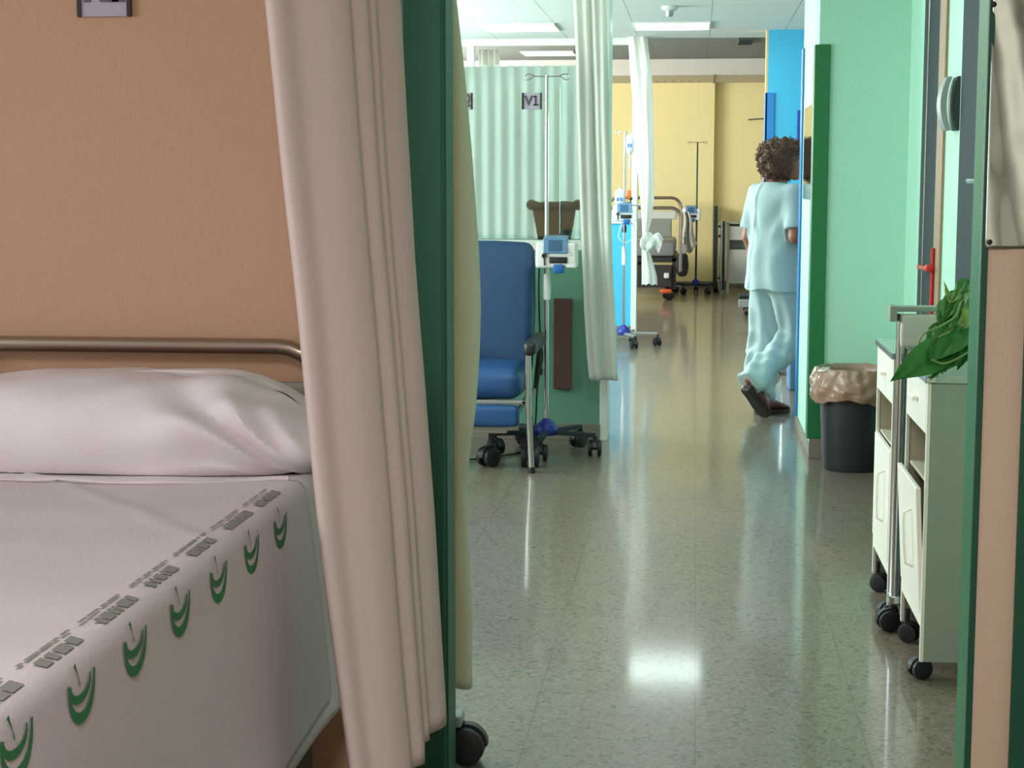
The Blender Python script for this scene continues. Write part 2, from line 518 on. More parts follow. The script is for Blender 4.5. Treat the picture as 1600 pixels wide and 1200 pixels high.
# partitions to the left of the corridor
struct('wall_half_green', MB().box((-4.0, 8.86, 0), (-0.50, 9.12, 1.02)), M['green_wall'])
struct('trim_10', MB().box((-4.0, 8.85, 1.02), (-0.50, 9.13, 1.075), 0.006), M['white_metal'])
struct('trim_11', MB().box((-0.50, 8.85, 0.0), (-0.458, 9.13, ZC), 0.003), M['white_metal'])
struct('window_4', MB().box((-4.0, 8.875, 1.075), (-0.50, 8.883, 1.99)), M['screen_glass'])
struct('wall_half_blue', MB().box((-4.0, 14.7, 0.12), (-0.56, 14.85, 1.02)), M['blue_wall'])
struct('trim_12', MB().box((-4.0, 14.68, 1.02), (-0.56, 14.87, 1.07), 0.005), M['white_metal'])
struct('trim_13', MB().box((-0.56, 14.68, 0.0), (-0.512, 14.87, 2.6), 0.003), M['white_metal'])
struct('trim_14', MB().box((-4.0, 14.42, 2.545), (-0.50, 14.5, 2.6), 0.003), M['white_metal'])
struct('trim_15', MB().box((-1.975, 14.42, 1.07), (-1.915, 14.5, 2.545), 0.003), M['white_metal'])
struct('baseboard_blue', MB().box((-4.0, 14.68, 0), (-0.56, 14.86, 0.12), 0.003), M['base'])
# skirtings
struct('baseboard_green', MB().box((-4.0, 8.845, 0), (-0.50, 8.86, 0.09), 0.002), M['base'])
struct('baseboard_right', MB().box((1.015, YW + .12, 0), (1.03, 8.39, 0.09), 0.002), M['base'])
struct('baseboard_return', MB().box((0.58, 8.386, 0), (1.045, 8.4, 0.10), 0.002).box((0.578, 8.4, 0), (0.59, 9.6, 0.06), 0.002), M['base'])
struct('baseboard_far', MB().box((-4.0, 21.985, 0), (0.235, 22.0, 0.09), 0.002).box((0.235, 22.125, 0), (3.0, 22.14, 0.09), 0.002), M['base'])

# doors in the right wall
def door(n, y0, y1, wood0, wood1):
    r = thing('door_%d' % n, None, None, (1.03, (y0 + y1) / 2, 0)); r['kind'] = 'structure'
    h = (y1 - y0) / 2
    MB().box((-0.010, -h, 0.0), (0.0, h, ZC)).build('door_frame', M['door_dark'], r, smooth=False)
    if wood1: MB().box((-0.012, wood0 - (y0 + y1) / 2, 0), (0.0, wood1 - (y0 + y1) / 2, ZC)).build('door_edge', M['door_wood'], r, smooth=False)
    return r
d1 = door(1, 7.34, 7.84, 7.16, 7.34)
MB().tube([(-0.012, 0.08, 0.0), (-0.012, 0.08, ZC)], 0.005, 6).build('metal_strip', M['chrome'], d1)
rl = MB().box((-0.05, -0.32, 1.0), (-0.012, -0.27, 1.03), 0.008)
rl.tube([(-0.035, -0.28, 1.01), (-0.035, 0.02, 1.005)], 0.011, 10)
rl.tube([(-0.02, -0.3, 1.10), (-0.02, -0.3, 0.72)], 0.008, 8)
rl.build('red_handle', M['red'], d1)
d2 = door(2, 5.6, 6.72, 0, 0)
hd = MB().tube([(-0.03, -0.3, 1.385), (-0.085, -0.3, 1.385)], 0.007, 8).tube([(-0.085, -0.3, 1.385), (-0.09, -0.18, 1.385)], 0.008, 8)
hd.build('lever_handle', M['chrome'], d2)
MB().box((-0.045, -0.42, 1.24), (-0.03, -0.30, 1.30), 0.006).build('lock_plate', M['white_plastic'], d2)

# ------------------------------------------------------------------ ceiling fixtures
def ceiling_light(x, y, z, label, mt, grp):
    r = thing('ceiling_light', label, 'light', (x, y, z), 0, grp)
    f = MB()
    for a, b in (((-.3, -.3), (.3, -.285)), ((-.3, .285), (.3, .3)), ((-.3, -.285), (-.285, .285)), ((.285, -.285), (.3, .285))):
        f.box((a[0], a[1], -0.012), (b[0], b[1], 0.0))
    f.build('light_frame', M['white_metal'], r, smooth=False)
    MB().box((-.285, -.285, -0.009), (.285, .285, -0.001), 0.003).build('diffuser', mt, r, smooth=False)
    return r
g_ = 'square ceiling lights above the corridor'
ceiling_light(-1.405, 13.32, ZC, 'left of the two lit square lights in the white tiled ceiling', M['lamp'], g_)
ceiling_light(-0.205, 13.32, ZC, 'right of the two lit square lights in the white tiled ceiling, behind the detector', M['lamp'], g_)
for k, (x, y) in enumerate(((-0.205, 9.72), (-0.205, 6.12), (-2.6, 9.72), (1.9, 11.5))):
    ceiling_light(x, y, ZC, ['lit square light in the tiles above the person', 'lit square light in the tiles above the near corridor',
                             'added square light in the tiles, backlighting the pleated curtain over the green half wall', 'lit square light in the tiles of the blue side room'][k], M['lamp_person' if k == 0 else 'bay_backlight' if k == 2 else 'lamp_near' if k != 3 else 'lamp'], g_)
ceiling_light(-1.7, 19.3, 2.85, 'dim square light in the shaded grey far ceiling seen above the pleated curtain', M['lamp_dim'], None)
r = thing('smoke_detector', 'small white round detector on the ceiling in front of the right light', 'smoke detector', (-0.2, 11.9, ZC))
MB().lathe([(0.058, 0), (0.058, -0.018), (0.045, -0.028), (0.03, -0.03)], (0, 0, 0), 24).build('detector_base', M['white_plastic'], r)
MB().lathe([(0.026, -0.026), (0.026, -0.06), (0.02, -0.07), (0.004, -0.072)], (0.0, 0, 0), 16).build('sensor', M['alu'], r)
r = thing('ceiling_vent', 'small dark vent in the far ceiling above the yellow wall', 'vent', (0.49, 17.8, 2.85))
MB().box((-.08, -.3, -0.02), (.08, .3, 0), 0.004).build('vent_frame', M['duct_dark'], r, smooth=False)
v = MB()
for k in range(6): v.box((-.07, -.26 + k * .1, -0.026), (.07, -.22 + k * .1, -0.019))
v.build('vent_slats', M['door_dark'], r, smooth=False)

# ------------------------------------------------------------------ signs and wall plates
def bay_sign(cx, Y, cz, w, h, txt, label, tsize, tz=0.0, tx=0.0):
    r = thing('bay_sign', label, 'sign', (cx, Y, cz))
    MB().box((-w / 2, -0.008, -h / 2), (w / 2, 0, h / 2), 0.002).build('sign_panel', M['sign'], r, smooth=False)
    MB().box((-w / 2 - .006, -0.013, -h / 2), (-w / 2 + .004, 0, h / 2), 0.002).build('sign_rail', M['sign_rail'], r, smooth=False)
    MB().box((w / 2 - .004, -0.013, -h / 2), (w / 2 + .006, 0, h / 2), 0.002).build('sign_rail', M['sign_rail'], r, smooth=False)
    text_mesh('lettering', txt, tsize, M['sign_dark'], r, (tx, -0.0095, tz), bold=tsize * 0.035, sx=1.0)
    return r
a, b = W(127, 27, YW), W(203, 27, YW)
hh = 0.11
sg = bay_sign((a.x + b.x) / 2, YW, a.z + hh / 2, b.x - a.x, hh, 'R1', 'lilac grey sign reading R1 on the salmon wall above the bed', 0.088, 0.006)
a, b = W(817, 171, 8.87), W(845, 145, 8.87)
bay_sign((a.x + b.x) / 2, 8.874, (a.z + b.z) / 2, b.x - a.x, b.z - a.z, 'V1', 'lilac sign reading V1 on the partition glass behind the drip stand', 0.068)
b = W(737, 145, 8.87)
bay_sign(b.x - 0.048, 8.874, (a.z + b.z) / 2, 0.096, b.z - a.z, 'V2', 'grey sign on the partition glass half hidden by the cream curtain edge', 0.09)

def screws(mb, pts, d):
    for p in pts: mb.lathe([(0.006, 0), (0.006, d), (0.003, d * 1.4)], p, 10, 'y')
r = thing('steel_plate', 'polished steel plate with dark screws high on the peach pillar', 'plate', (0.662, YW, 1.5))
xa, xb = W(1538, 385, YW).x - 0.662, 0.03
za = W(1560, 388, YW).z - 1.5
def platef(u, v):
    x = lerp(xa, xb, u); z = lerp(za, 0.62, v)
    return (x, -0.006 - 0.003 * math.sin(u * 5 + v * 9) - 0.004 * nz(x, z, 3, 11), z)
MB().grid(platef, 20, 120).build('plate', M['mirror'], r, solid=0.003)
for p_ in ((W(1540, 378, YW).x - .662 + .006, -0.012, W(1540, 378, YW).z - 1.5), (W(1548, 8, YW).x - .658, -0.012, W(1548, 8, YW).z - 1.5)):
    s = MB(); screws(s, [p_], -0.003); s.build('screw', M['black'], r)
r = thing('mirror_plate', 'narrow polished plate on the mint wall end beside the green corner guard', 'plate', (0.59, 8.93, 1.53))
MB().box((-0.006, -0.38, -0.24), (0.0, 0.42, 0.25), 0.002).build('plate', M['mirror'], r, smooth=False)

o = MB().box((0.0, -0.025, 0.0), (0.098, 0, 0.485), 0.003).build('bumper_board', M['brown_board'], None, smooth=False)
o.location = (W(865, 600, 8.85).x, 8.858, W(865, 607, 8.85).z)
tag(o, 'dark brown upright wooden board fixed to the green half wall', 'wall board')
o = MB()
o.add([], [])
r = thing('blue_poster', 'dark blue poster with white marks on the blue wall beside the head', 'poster', (0.865, 13.8, 1.83))
MB().box((-.06, -0.012, -0.33), (.06, 0, 0.13), 0.003).build('board', M['blue_poster'], r, smooth=False)
for pa, pb_ in (((-.015, -0.015, 0.03), (.03, -0.012, 0.05)), ((-.02, -0.015, 0.08), (.02, -0.012, 0.088)), ((.0, -0.015, -0.055), (.03, -0.012, -0.03)), ((-.04, -0.015, -0.30), (.05, -0.012, -0.15))):
    MB().box(pa, pb_).build('white_mark', M['white_plastic'], r, smooth=False)
r = thing('shadow_rod', 'thin rod in place of a shadow line on the yellow wall beside the blue corner', 'rod', (0.78, 22.14, 2.2))  # dark rod modelled where a shadow line crosses the wall
MB().tube([(-0.12, -.03, -.01), (0.2, -.03, 0.01)], 0.008, 8).build('rod', M['duct_dark'], r)
MB().box((0.18, -.04, -.02), (0.21, 0, .03), 0.003).build('bracket', M['duct_dark'], r, smooth=False)

# wall dispenser beside the door
r = thing('wall_dispenser', 'grey curved dispenser with black back on the mint wall between the dark door frames', 'dispenser', (1.03, 6.86, 1.72))
pr = []
zt, zb = W(1484, 120, 6.84).z - 1.72, W(1484, 204, 6.84).z - 1.72
zc_ = (zt + zb) / 2; hz = (zt - zb) / 2
outer = [(-0.052 - 0.024 * (1 - (t / 10) ** 2), zc_ + hz * (t / 10)) for t in range(-10, 11)]
inner = [(-0.030 - 0.020 * (1 - (t / 10) ** 2), zc_ + hz * (t / 10)) for t in range(10, -11, -1)]
MB().prism(outer + inner, 'y', -0.05, 0.05).build('cover', M['alu'], r, smooth=False, bev=0.003)
back = [(0.0, zc_ + hz), (0.0, zc_ - hz)] + [(-0.012 - 0.018 * (1 - (t / 10) ** 2), zc_ + hz * (t / 10)) for t in range(-10, 11)]
MB().prism(back, 'y', -0.062, 0.062).build('back_plate', M['black_soft'], r, smooth=False)

# ------------------------------------------------------------------ castor
def castor(parent, x, y, r=0.04, rz=0.0, top=None, wheel_m=None, name='castor', pedal=None, z0=0.0, housing='black_soft'):
    """a twin-wheel castor standing on the floor; part with sub-parts"""
    top = top if top is not None else 2 * r + 0.03
    R = Matrix.Rotation(rz, 3, 'Z')
    def T(p): return (R @ Vector(p)) + Vector((x, y, z0))
    hb = MB()
    hood = []
    n = 12
    for k in range(n + 1):
        a = PI * (0.05 + 0.95 * k / n)
        hood.append((math.cos(a) * r * 1.12, r + math.sin(a) * r * 1.12))
    hood += [(-r * 0.5, r * 0.7), (r * 0.4, r * 0.8)]
    q = MB().prism(hood, 'y', -r * 0.28, r * 0.28)
    hb.add([T((v[0] - r * 0.35, v[1], v[2])) for v in q.v], q.f)
    q = MB().tube([(0, 0, r * 1.6), (0, 0, top)], r * 0.28, 10)
    hb.add([T(v) for v in q.v], q.f)
    h = hb.build(name, M[housing], parent)
    wb = MB()
    for s_ in (-1, 1):
        q = MB().lathe([(r * 0.55, s_ * r * 0.3), (r * 0.95, s_ * r * 0.32), (r, s_ * r * 0.42), (r * 0.96, s_ * r * 0.74), (r * 0.7, s_ * r * 0.82), (r * 0.15, s_ * r * 0.8)], (-r * 0.35, 0, r), 24, 'y')
        wb.add([T(v) for v in q.v], q.f)
    wb.build('wheel', M[wheel_m or 'black'], h)
    if pedal:
        q = MB().box((r * 0.3, -r * .5, r * 0.5), (r * 1.5, r * .5, r * 0.66), r * .06)
        pb = MB(); pb.add([T(v) for v in q.v], q.f)
        pb.build('brake_pedal', M[pedal], h, smooth=False)
    return h

# ------------------------------------------------------------------ curtains
def curtain(name, label, prof, ztop, zbot, left, right, depth, m, rows=60, per=6, grp=None, ripple=0.004, hem=True, zb_var=0.0, seed=0.0):
    """left/right: (row, pixel column) outlines measured off the photograph; depth(u) gives distance; prof: (u, extra depth) along the cloth"""
    cp = spline([(p[0], p[1], 0) for p in prof], per)
    n = len(cp) - 1
    def f(i, j):
        k = int(round(i * n))
        u, d = cp[k].x, cp[k].y
        Y = depth(u) + d
        zb = zbot(u) if callable(zbot) else zbot
        zb += zb_var * math.sin(k * 1.7 + seed)
        z = lerp(ztop, zb, j)
        py = max(-20, row(z, Y))
        pl, prr = poly(left, py), poly(right, py)
        P = W(pl + (prr - pl) * u, py, Y)
        for _ in range(2):
            py = max(-20, proj(P.x, Y, z)[1])
            pl, prr = poly(left, py), poly(right, py)
            P = W(pl + (prr - pl) * u, py, Y)
        w_ = ripple * (math.sin(u * 9 + z * 2.2 + seed) + nz(u * 2, z * 1.6, seed, 2.0))
        return (P.x + w_ * 0.5, Y + w_ * 1.5, z)
    mb = MB().grid(f, n, rows)
    return mb

root = None
def finish_curtain(name, label, mb, m, grp=None):
    o = mb.build(name, m, None, smooth=True, solid=0.003)
    tag(o, label, 'curtain', grp)
    return o

# near cream curtain hanging beside the bed
pf = [(0.0, 0.05), (0.015, 0.012), (0.10, 0.0), (0.22, 0.008), (0.34, 0.004), (0.46, 0.0), (0.56, 0.006), (0.615, 0.02), (0.61, 0.05),
      (0.66, 0.055), (0.725, 0.058), (0.755, 0.07), (0.745, 0.10), (0.78, 0.105), (0.815, 0.112), (0.81, 0.14), (0.87, 0.15), (0.94, 0.16), (0.99, 0.18), (1.0, 0.22)]
mb = curtain('c', '', pf, 2.58, lambda u: 0.26 if u < .62 else (0.31 if u < .76 else 0.335),
             [(-20, 413), (0, 415), (250, 440), (500, 466), (750, 489), (900, 505), (1100, 531), (1200, 545), (1400, 560)],
             [(-20, 623), (0, 625), (200, 636), (400, 648), (600, 664), (800, 679), (1000, 690), (1170, 700), (1400, 706)],
             lambda u: 2.76 + 0.16 * u, 'cur_near', rows=90, per=6, ripple=0.0016)
finish_curtain('privacy_curtain', 'tall cream curtain hanging beside the bed in front of the salmon wall', mb, M['cur_near'])
# greenish cream curtain behind the green wall end
pf = [(0.0, 0.0), (0.2, 0.01), (0.45, 0.0), (0.6, 0.006), (0.8, 0.0), (0.93, 0.006), (0.985, 0.02), (1.0, 0.05), (0.96, 0.09), (0.85, 0.10), (0.92, 0.13), (0.99, 0.12)]
L2 = [(-20, 650), (1400, 655)]
R2 = [(-20, 710), (0, 711), (120, 724), (250, 736), (400, 747), (480, 750), (560, 748), (640, 743), (700, 735), (760, 729), (830, 732), (950, 738), (1060, 738), (1400, 738)]
mb = curtain('c', '', pf, 2.58, 0.165, L2, R2, lambda u: 3.86, 'cur_mid', rows=90, per=5, ripple=0.003, seed=1.3)
finish_curtain('privacy_curtain', 'greenish cream curtain bulging out behind the dark green wall end', mb, M['cur_mid'])
# overlapping shorter fold of the same rail
pf = [(0.0, 0.0), (0.3, 0.02), (0.6, 0.0), (0.85, 0.015), (1.0, 0.0)]

# white curtain in front of the partition post
pf = [(0.0, 0.02), (0.08, 0.0), (0.22, 0.012), (0.34, 0.0), (0.44, 0.012), (0.43, 0.04), (0.52, 0.035), (0.64, 0.01), (0.76, 0.018), (0.86, 0.004), (0.95, 0.01), (1.0, 0.03)]
mb = curtain('c', '', pf, 2.58, 0.345, [(-20, 896), (0, 897), (100, 901), (240, 904), (360, 908), (480, 912), (560, 917), (600, 921)],
             [(-20, 944), (0, 947), (60, 948), (150, 951), (240, 953), (400, 957), (500, 962), (600, 966)],
             lambda u: 8.70, 'cur_far', rows=70, per=5, ripple=0.004, zb_var=0.004, seed=.4)
finish_curtain('privacy_curtain', 'long white curtain hanging before the post that ends the green half wall', mb, M['cur_far'])

# tied white curtain by the blue half wall: one gathered tube with a knot
def tied():
    Y = 14.35
    Lp = [(55, 982), (75, 985), (150, 990), (240, 996), (300, 1001), (340, 1003), (370, 1004), (395, 1003), (445, 1003)]
    Rp = [(55, 1009), (75, 1011), (110, 1017), (180, 1018), (260, 1021), (310, 1021), (340, 1018), (365, 1012), (380, 1011), (400, 1017), (430, 1025), (446, 1026)]
    mb = MB()
    n = 64
    def f(u, v):
        py = lerp(57, 444 + 1.5 * math.sin(u * 40), v)
        a, b = poly(Lp, py), poly(Rp, py)
        c, w = (a + b) / 2, (b - a) / 2
        ang = u * 2 * PI
        fold = 1 + 0.16 * math.sin(ang * 6 + py * 0.012) + 0.06 * math.sin(ang * 11 - py * .02)
        P = W(c + w * math.cos(ang) * fold, py, Y)
        return (P.x, Y + math.sin(ang) * w / 190 * fold, P.z)
    mb.grid(f, n, 60)
    return mb
o = tied().build('tied_curtain', M['cur_far'], None, smooth=True)
tag(o, 'white curtain tied in a knot beside the post of the blue half wall', 'curtain')
kb = MB()
kc = W(1012, 378, 14.28)
def knot(u, v):
    a, b = u * 2 * PI, v * PI
    r_ = 0.06 * (1 + 0.25 * math.sin(a * 3 + b * 2) + 0.15 * nz(math.cos(a), math.sin(a), b, 2))
    return (kc.x + math.sin(b) * math.cos(a) * r_ * 1.0, kc.y + math.sin(b) * math.sin(a) * r_, kc.z + math.cos(b) * r_ * 1.1)
kb.grid(knot, 24, 14)
# loose end of the knot sticking out to the right
def tail(u, v):
    a = u * 2 * PI
    c = Vector((kc.x + 0.03, kc.y, kc.z + 0.025)).lerp(Vector(W(1033, 385, 14.28)), v)
    c.z += 0.03 * math.sin(v * PI)
    r_ = lerp(0.03, 0.055, sstep(0, .7, v)) * (1 + .2 * math.sin(a * 4))
    return (c.x + 0.3 * r_ * math.cos(a), c.y + math.sin(a) * r_ * .6, c.z + math.cos(a) * r_)
kb.grid(tail, 20, 12)
k = kb.build('knot', M['cur_far'], o)

# pleated curtain behind the partition glass
mb = MB()
def pleat(u, v):
    x = lerp(-3.9, -0.52, u)
    return (x, 9.22 + 0.011 * math.sin(x * 2 * PI / 0.073) + 0.006 * nz(x, v, 0, 5), lerp(0.95, 2.015 + 0.006 * math.cos(x * 2 * PI / 0.073), v))
mb.grid(pleat, 560, 6)
o = mb.build('pleated_curtain', M['pleat'], None, solid=0.002)
tag(o, 'pale pleated curtain standing behind the partition glass above the green half wall', 'curtain')
# small curtain corner high behind the partition
mb = MB()
def c3(u, v):
    x = lerp(-1.90, -1.72 + 0.06 * v, u)
    return (x, 14.62 + 0.025 * math.sin(u * 22), lerp(2.53, 0.35, v))
mb.grid(c3, 40, 10)
o = mb.build('privacy_curtain', M['cur_far'], None, solid=0.003)
tag(o, 'strip of white curtain beyond the slim post, high over the pleated curtain', 'curtain')
# ------------------------------------------------------------------ near bed
XB = -0.755     # bed's right side
ZB = 0.80       # top of the bedding
BED = thing('hospital_bed', 'hospital bed with a steel head rail standing against the salmon wall', 'bed', (-1.25, 2.5, 0))
def bl(x, y, z): return (x + 1.25, y - 2.5, z)
def rr_path(x0, x1, zb, zt, r, y, n=6):
    pts = [(x0, y, zb), (x0, y, zt - r)]
    for k in range(1, n + 1):
        a = PI - k / n * PI / 2
        pts.append((x0 + r + math.cos(a) * r, y, zt - r + math.sin(a) * r))
    for k in range(0, n + 1):
        a = PI / 2 - k / n * PI / 2
        pts.append((x1 - r + math.cos(a) * r, y, zt - r + math.sin(a) * r))
    pts.append((x1, y, zb))
    return pts
MB().tube([bl(*p) for p in rr_path(-1.70, -0.80, 0.40, 1.022, 0.11, 3.56)], 0.018, 14).build('head_rail', M['bedtube'], BED)
MB().box(bl(-1.66, 3.545, 0.5), bl(-0.84, 3.57, 0.945), 0.01).build('headboard', M['grey_panel'], BED, smooth=False)
f = MB().box(bl(-1.68, 1.2, 0.42), bl(-0.84, 3.55, 0.47), 0.01)
f.box(bl(-1.60, 1.4, 0.16), bl(-0.92, 3.45, 0.24), 0.01)
f.box(bl(-1.3, 1.7, 0.2), bl(-1.2, 1.8, 0.44), 0.01).box(bl(-1.3, 3.1, 0.2), bl(-1.2, 3.2, 0.44), 0.01)
f.box(bl(-0.99, 3.36, 0.1), bl(-0.90, 3.45, 0.45), 0.01)
f.box(bl(-0.86, 2.3, 0.12), bl(-0.80, 3.38, 0.47), 0.01)  # dark side skirt added to deepen the darkness under the bed
f.build('bed_frame', M['bedframe_dark'], BED, smooth=False)
MB().box(bl(-1.68, 1.2, 0.47), bl(-0.815, 3.52, 0.775), 0.05).build('mattress', M['mattress'], BED)
for x, y in ((-1.6, 1.45), (-0.93, 1.45), (-1.6, 3.4), (-0.93, 3.4)):
    castor(BED, x + 1.25, y - 2.5, 0.06, PI, 0.2)

# bottom sheet and printed top sheet hanging over the side
def side_sheet(y0, yend_top, yend_edge, yend_hem, lift, zhem, flare):
    """s: 0 far side of the top .. edge .. hem on the corridor side"""
    top_n, side_n = 0.62, 0.38
    def f(u, v):
        if u < top_n:
            t = u / top_n
            x = lerp(-1.70, XB - 0.018, t); z = ZB; ye = lerp(yend_top, yend_edge, sstep(.72, 1, t))
        else:
            t = (u - top_n) / side_n
            r_ = 0.035
            a = min(1, t / 0.12) * PI / 2
            x = XB - 0.018 + math.sin(a) * 0.018
            z = ZB - (1 - math.cos(a)) * 0.03
            t2 = max(0, (t - 0.12) / 0.88)
            z -= t2 * (ZB - 0.03 - zhem)
            ye = lerp(yend_edge, yend_hem, t)
            x += 0.0
        y = lerp(y0, ye, v)
        if u >= top_n:
            k = max(0, (u - top_n) / side_n - .12)
            x += k * (0.012 + 0.014 * math.sin(y * 5.2) + 0.012 * nz(y, z, 1, 3.0)) + flare * k * sstep(.8, 1, v)
            z += 0.012 * math.sin(y * 7) * k
        else:
            # soft creases on top
            z += 0.004 * nz(x * .8, y * 2.2, 0, 3.0) + 0.0035 * math.sin((x * 2 + y) * 6) * nz(x, y, 2, 2)
            z += 0.006 * math.exp(-((x + 1.18 + (y - 3.0) * 0.9) / 0.012) ** 2) * sstep(1.6, 2.4, y)
        x += 0 if u < top_n else lift
        z += lift
        return bl(x, y, z)
    return f
MB().grid(side_sheet(1.15, 3.50, 3.40, 3.43, 0.0, 0.27, 0.012), 90, 60).build('bottom_sheet', M['pillow'], BED, solid=0.003)
ts = MB().grid(side_sheet(1.15, 3.03, 3.10, 3.34, 0.008, 0.30, 0.0), 110, 90).build('top_sheet', M['sheet'], BED, solid=0.004)
# turned edge of the top sheet
e = []
for k in range(41):
    t = k / 40
    x = lerp(-1.70, XB - 0.018, t)
    y = lerp(3.03, 3.10, sstep(.72, 1, t)) + 0.008 * math.sin(x * 9)
    e.append(bl(x, y, ZB + 0.011 + 0.002 * math.sin(x * 30)))
MB().tube(e, 0.006, 8).build('sheet_hem', M['sheet'], ts)

# green print: double arcs with a leaf stroke, and a two-line caption above, repeated along the sheet
def arc_strip(mb, c, half, depth_, wmid, yz, a0=-1.0, a1=1.0, n=16):
    """crescent: open-top U, thick at the bottom; yz maps (s along bed, h up) to 3-D"""
    out = []; inn = []
    for k in range(n + 1):
        t = lerp(a0, a1, k / n)
        s_ = c[0] + half * math.copysign(abs(math.sin(t * PI / 2)) ** 1.0, t)
        h_ = c[1] - depth_ * (math.cos(t * PI / 2)) ** 0.75
        out.append((s_, h_)); 
        inn.append((c[0] + half * 0.86 * math.sin(t * PI / 2), c[1] - (depth_ - wmid) * (math.cos(t * PI / 2)) ** 0.85))
    vs = [yz(*p) for p in out] + [yz(*p) for p in inn]
    m_ = n + 1
    mb.add(vs, [(k, k + 1, m_ + k + 1, m_ + k) for k in range(n)])
def yz_for(y0):
    def g(s_, h_):
        y = y0 + s_
        z = 0.751 + h_
        k = max(0, (ZB - z) / (ZB - .30) - .12)
        x = XB + 0.008 + k * (0.012 + 0.014 * math.sin(y * 5.2) + 0.012 * nz(y, z, 1, 3.0)) + 0.0045
        return bl(x, y, z)
    return g
def cap_for(y0):
    def g(s_, h_):            # h_: distance in from the edge on top of the sheet
        if h_ < 0.024:
            a = (h_ / 0.024) * PI / 2
            return bl(XB + 0.008 - 0.018 + math.cos(a) * 0.022, y0 + s_, ZB - 0.018 + 0.008 + math.sin(a) * 0.022)
        return bl(XB - (h_) + .014, y0 + s_, ZB + 0.0145)
    return g
def quad_strip(mb, g, s0, s1, h0, h1, n=3):
    for k in range(n):
        a, b = lerp(s0, s1, k / n), lerp(s0, s1, (k + 1) / n)
        mb.add([g(a, h0), g(b, h0), g(b, h1), g(a, h1)], [(0, 1, 2, 3)])
for k in range(9):
    y0 = 2.905 - k * 0.1985
    g = yz_for(y0)
    logos = MB()
    arc_strip(logos, (0.004, 0.026), 0.046, 0.058, 0.0145, g)
    arc_strip(logos, (0.0, 0.024), 0.035, 0.030, 0.0115, g)
    logos.add([g(-0.022, 0.046), g(-0.016, 0.049), g(-0.001, 0.018), g(-0.003, 0.014), g(-0.008, 0.030)], [(0, 1, 2, 3, 4)])
    logos.build('green_print', M['print_green'], ts, smooth=False)
    c = cap_for(y0)
    caps = MB()
    y = -0.07
    random.seed(k)
    while y < 0.05:
        w_ = random.uniform(0.010, 0.034)
        quad_strip(caps, c, y, min(.075, y + w_), 0.018, 0.033, 2)
        y += w_ + random.choice((0.003, 0.003, 0.007))
    y = -0.085
    while y < 0.072:
        w_ = random.uniform(0.015, 0.05)
        quad_strip(caps, c, y, min(.08, y + w_), 0.043, 0.049, 2)
        y += w_ + random.choice((0.003, 0.008))
    caps.build('grey_print', M['print_grey'], ts, smooth=False)

# pillow
def pillow():
    mb = MB()
    cx, cy, cz = -1.17, 3.33, 0.885
    hx, hy, hz = 0.485, 0.21, 0.115
    n, m_ = 160, 90
    def f(u, v):
        a, b = u * 2 * PI, (v - .5) * PI
        ca, sa = math.cos(a), math.sin(a)
        e1 = 0.55
        x = hx * math.copysign(abs(ca) ** e1, ca) * abs(math.cos(b)) ** 0.62
        y = hy * math.copysign(abs(sa) ** e1, sa) * abs(math.cos(b)) ** 0.62
        taper = 1 - 0.40 * sstep(0.35, 1.0, (x / hx)) ** 1.2 - 0.12 * sstep(0.3, 1, -x / hx)
        z = hz * math.sin(b) * taper
        z = z if z > -0.075 else -0.075
        # creases running from the front right corner
        d = (x * 0.62 + (y + 0.2) * 0.8)
        wr = 0.010 * math.sin((x * 1.2 - y * 2.0) * 22 + 2 * nz(x, y, 0, 5)) * sstep(-.15, .15, x) * sstep(.45, .25, abs(x)) * (0.5 + 0.5 * math.cos(b))
        wr += 0.006 * nz(x, y, z, 9)
        # long creases fanning out of the front right corner
        ang = math.atan2(z + 0.10, 0.50 - x)
        rr_ = math.hypot(z + 0.10, 0.50 - x)
        if sa < 0.3:
            wr -= 0.009 * math.exp(-((ang - 0.52) / 0.06) ** 2) * sstep(.02, .12, rr_) * sstep(.62, .45, rr_)
            wr += 0.010 * math.exp(-((ang - 0.40) / 0.07) ** 2) * sstep(.02, .12, rr_) * sstep(.55, .35, rr_)
            wr += 0.006 * math.sin(ang * 24 + nz(x, z, 0, 6) * 2.5) * sstep(.06, .2, rr_) * sstep(.62, .35, rr_)
        z += wr * 0.7; y -= wr * 1.1 if sa < 0 else 0
        zz = cz + z - 0.03 * sstep(0.45, 1.0, x / hx) - 0.01
        return bl(cx + x, cy + y, max(zz, ZB + 0.004))
    mb.grid(f, n, m_)
    return mb
p_ = pillow()
pm = p_.build('pillow', M['pillow'], None)
pm.location = (-1.25, 2.5, 0)
tag(pm, 'plump white pillow with creased corner at the head of the near bed', 'pillow')

# ------------------------------------------------------------------ wheeled table whose foot shows under the cream curtain
r = thing('wheeled_table', 'wheeled table with pale foot bar and black castor under the greenish cream curtain', 'table', (-0.80, 3.96, 0))
MB().box((-0.30, -0.17, 0.092), (0.262, -0.11, 0.120), 0.004).box((-0.3, -.15, .095), (-.24, .0, .118), .003).box((-0.30, -0.03, 0.115), (-0.24, 0.55, 0.142), 0.004).build('base', M['alu'], r, smooth=False)
MB().tube([(-0.27, 0.25, 0.13), (-0.27, 0.25, 0.82)], 0.02, 14).build('column', M['chrome'], r)
MB().box((-0.33, -0.02, 0.82), (0.0, 0.58, 0.85), 0.01).build('tabletop', M['cab_top'], r, smooth=False)
castor(r, 0.255, -0.14, 0.046, PI, 0.10, pedal='white_plastic')
castor(r, -0.27, -0.12, 0.046, 0, 0.10)
castor(r, -0.27, 0.52, 0.046, 0, 0.12)

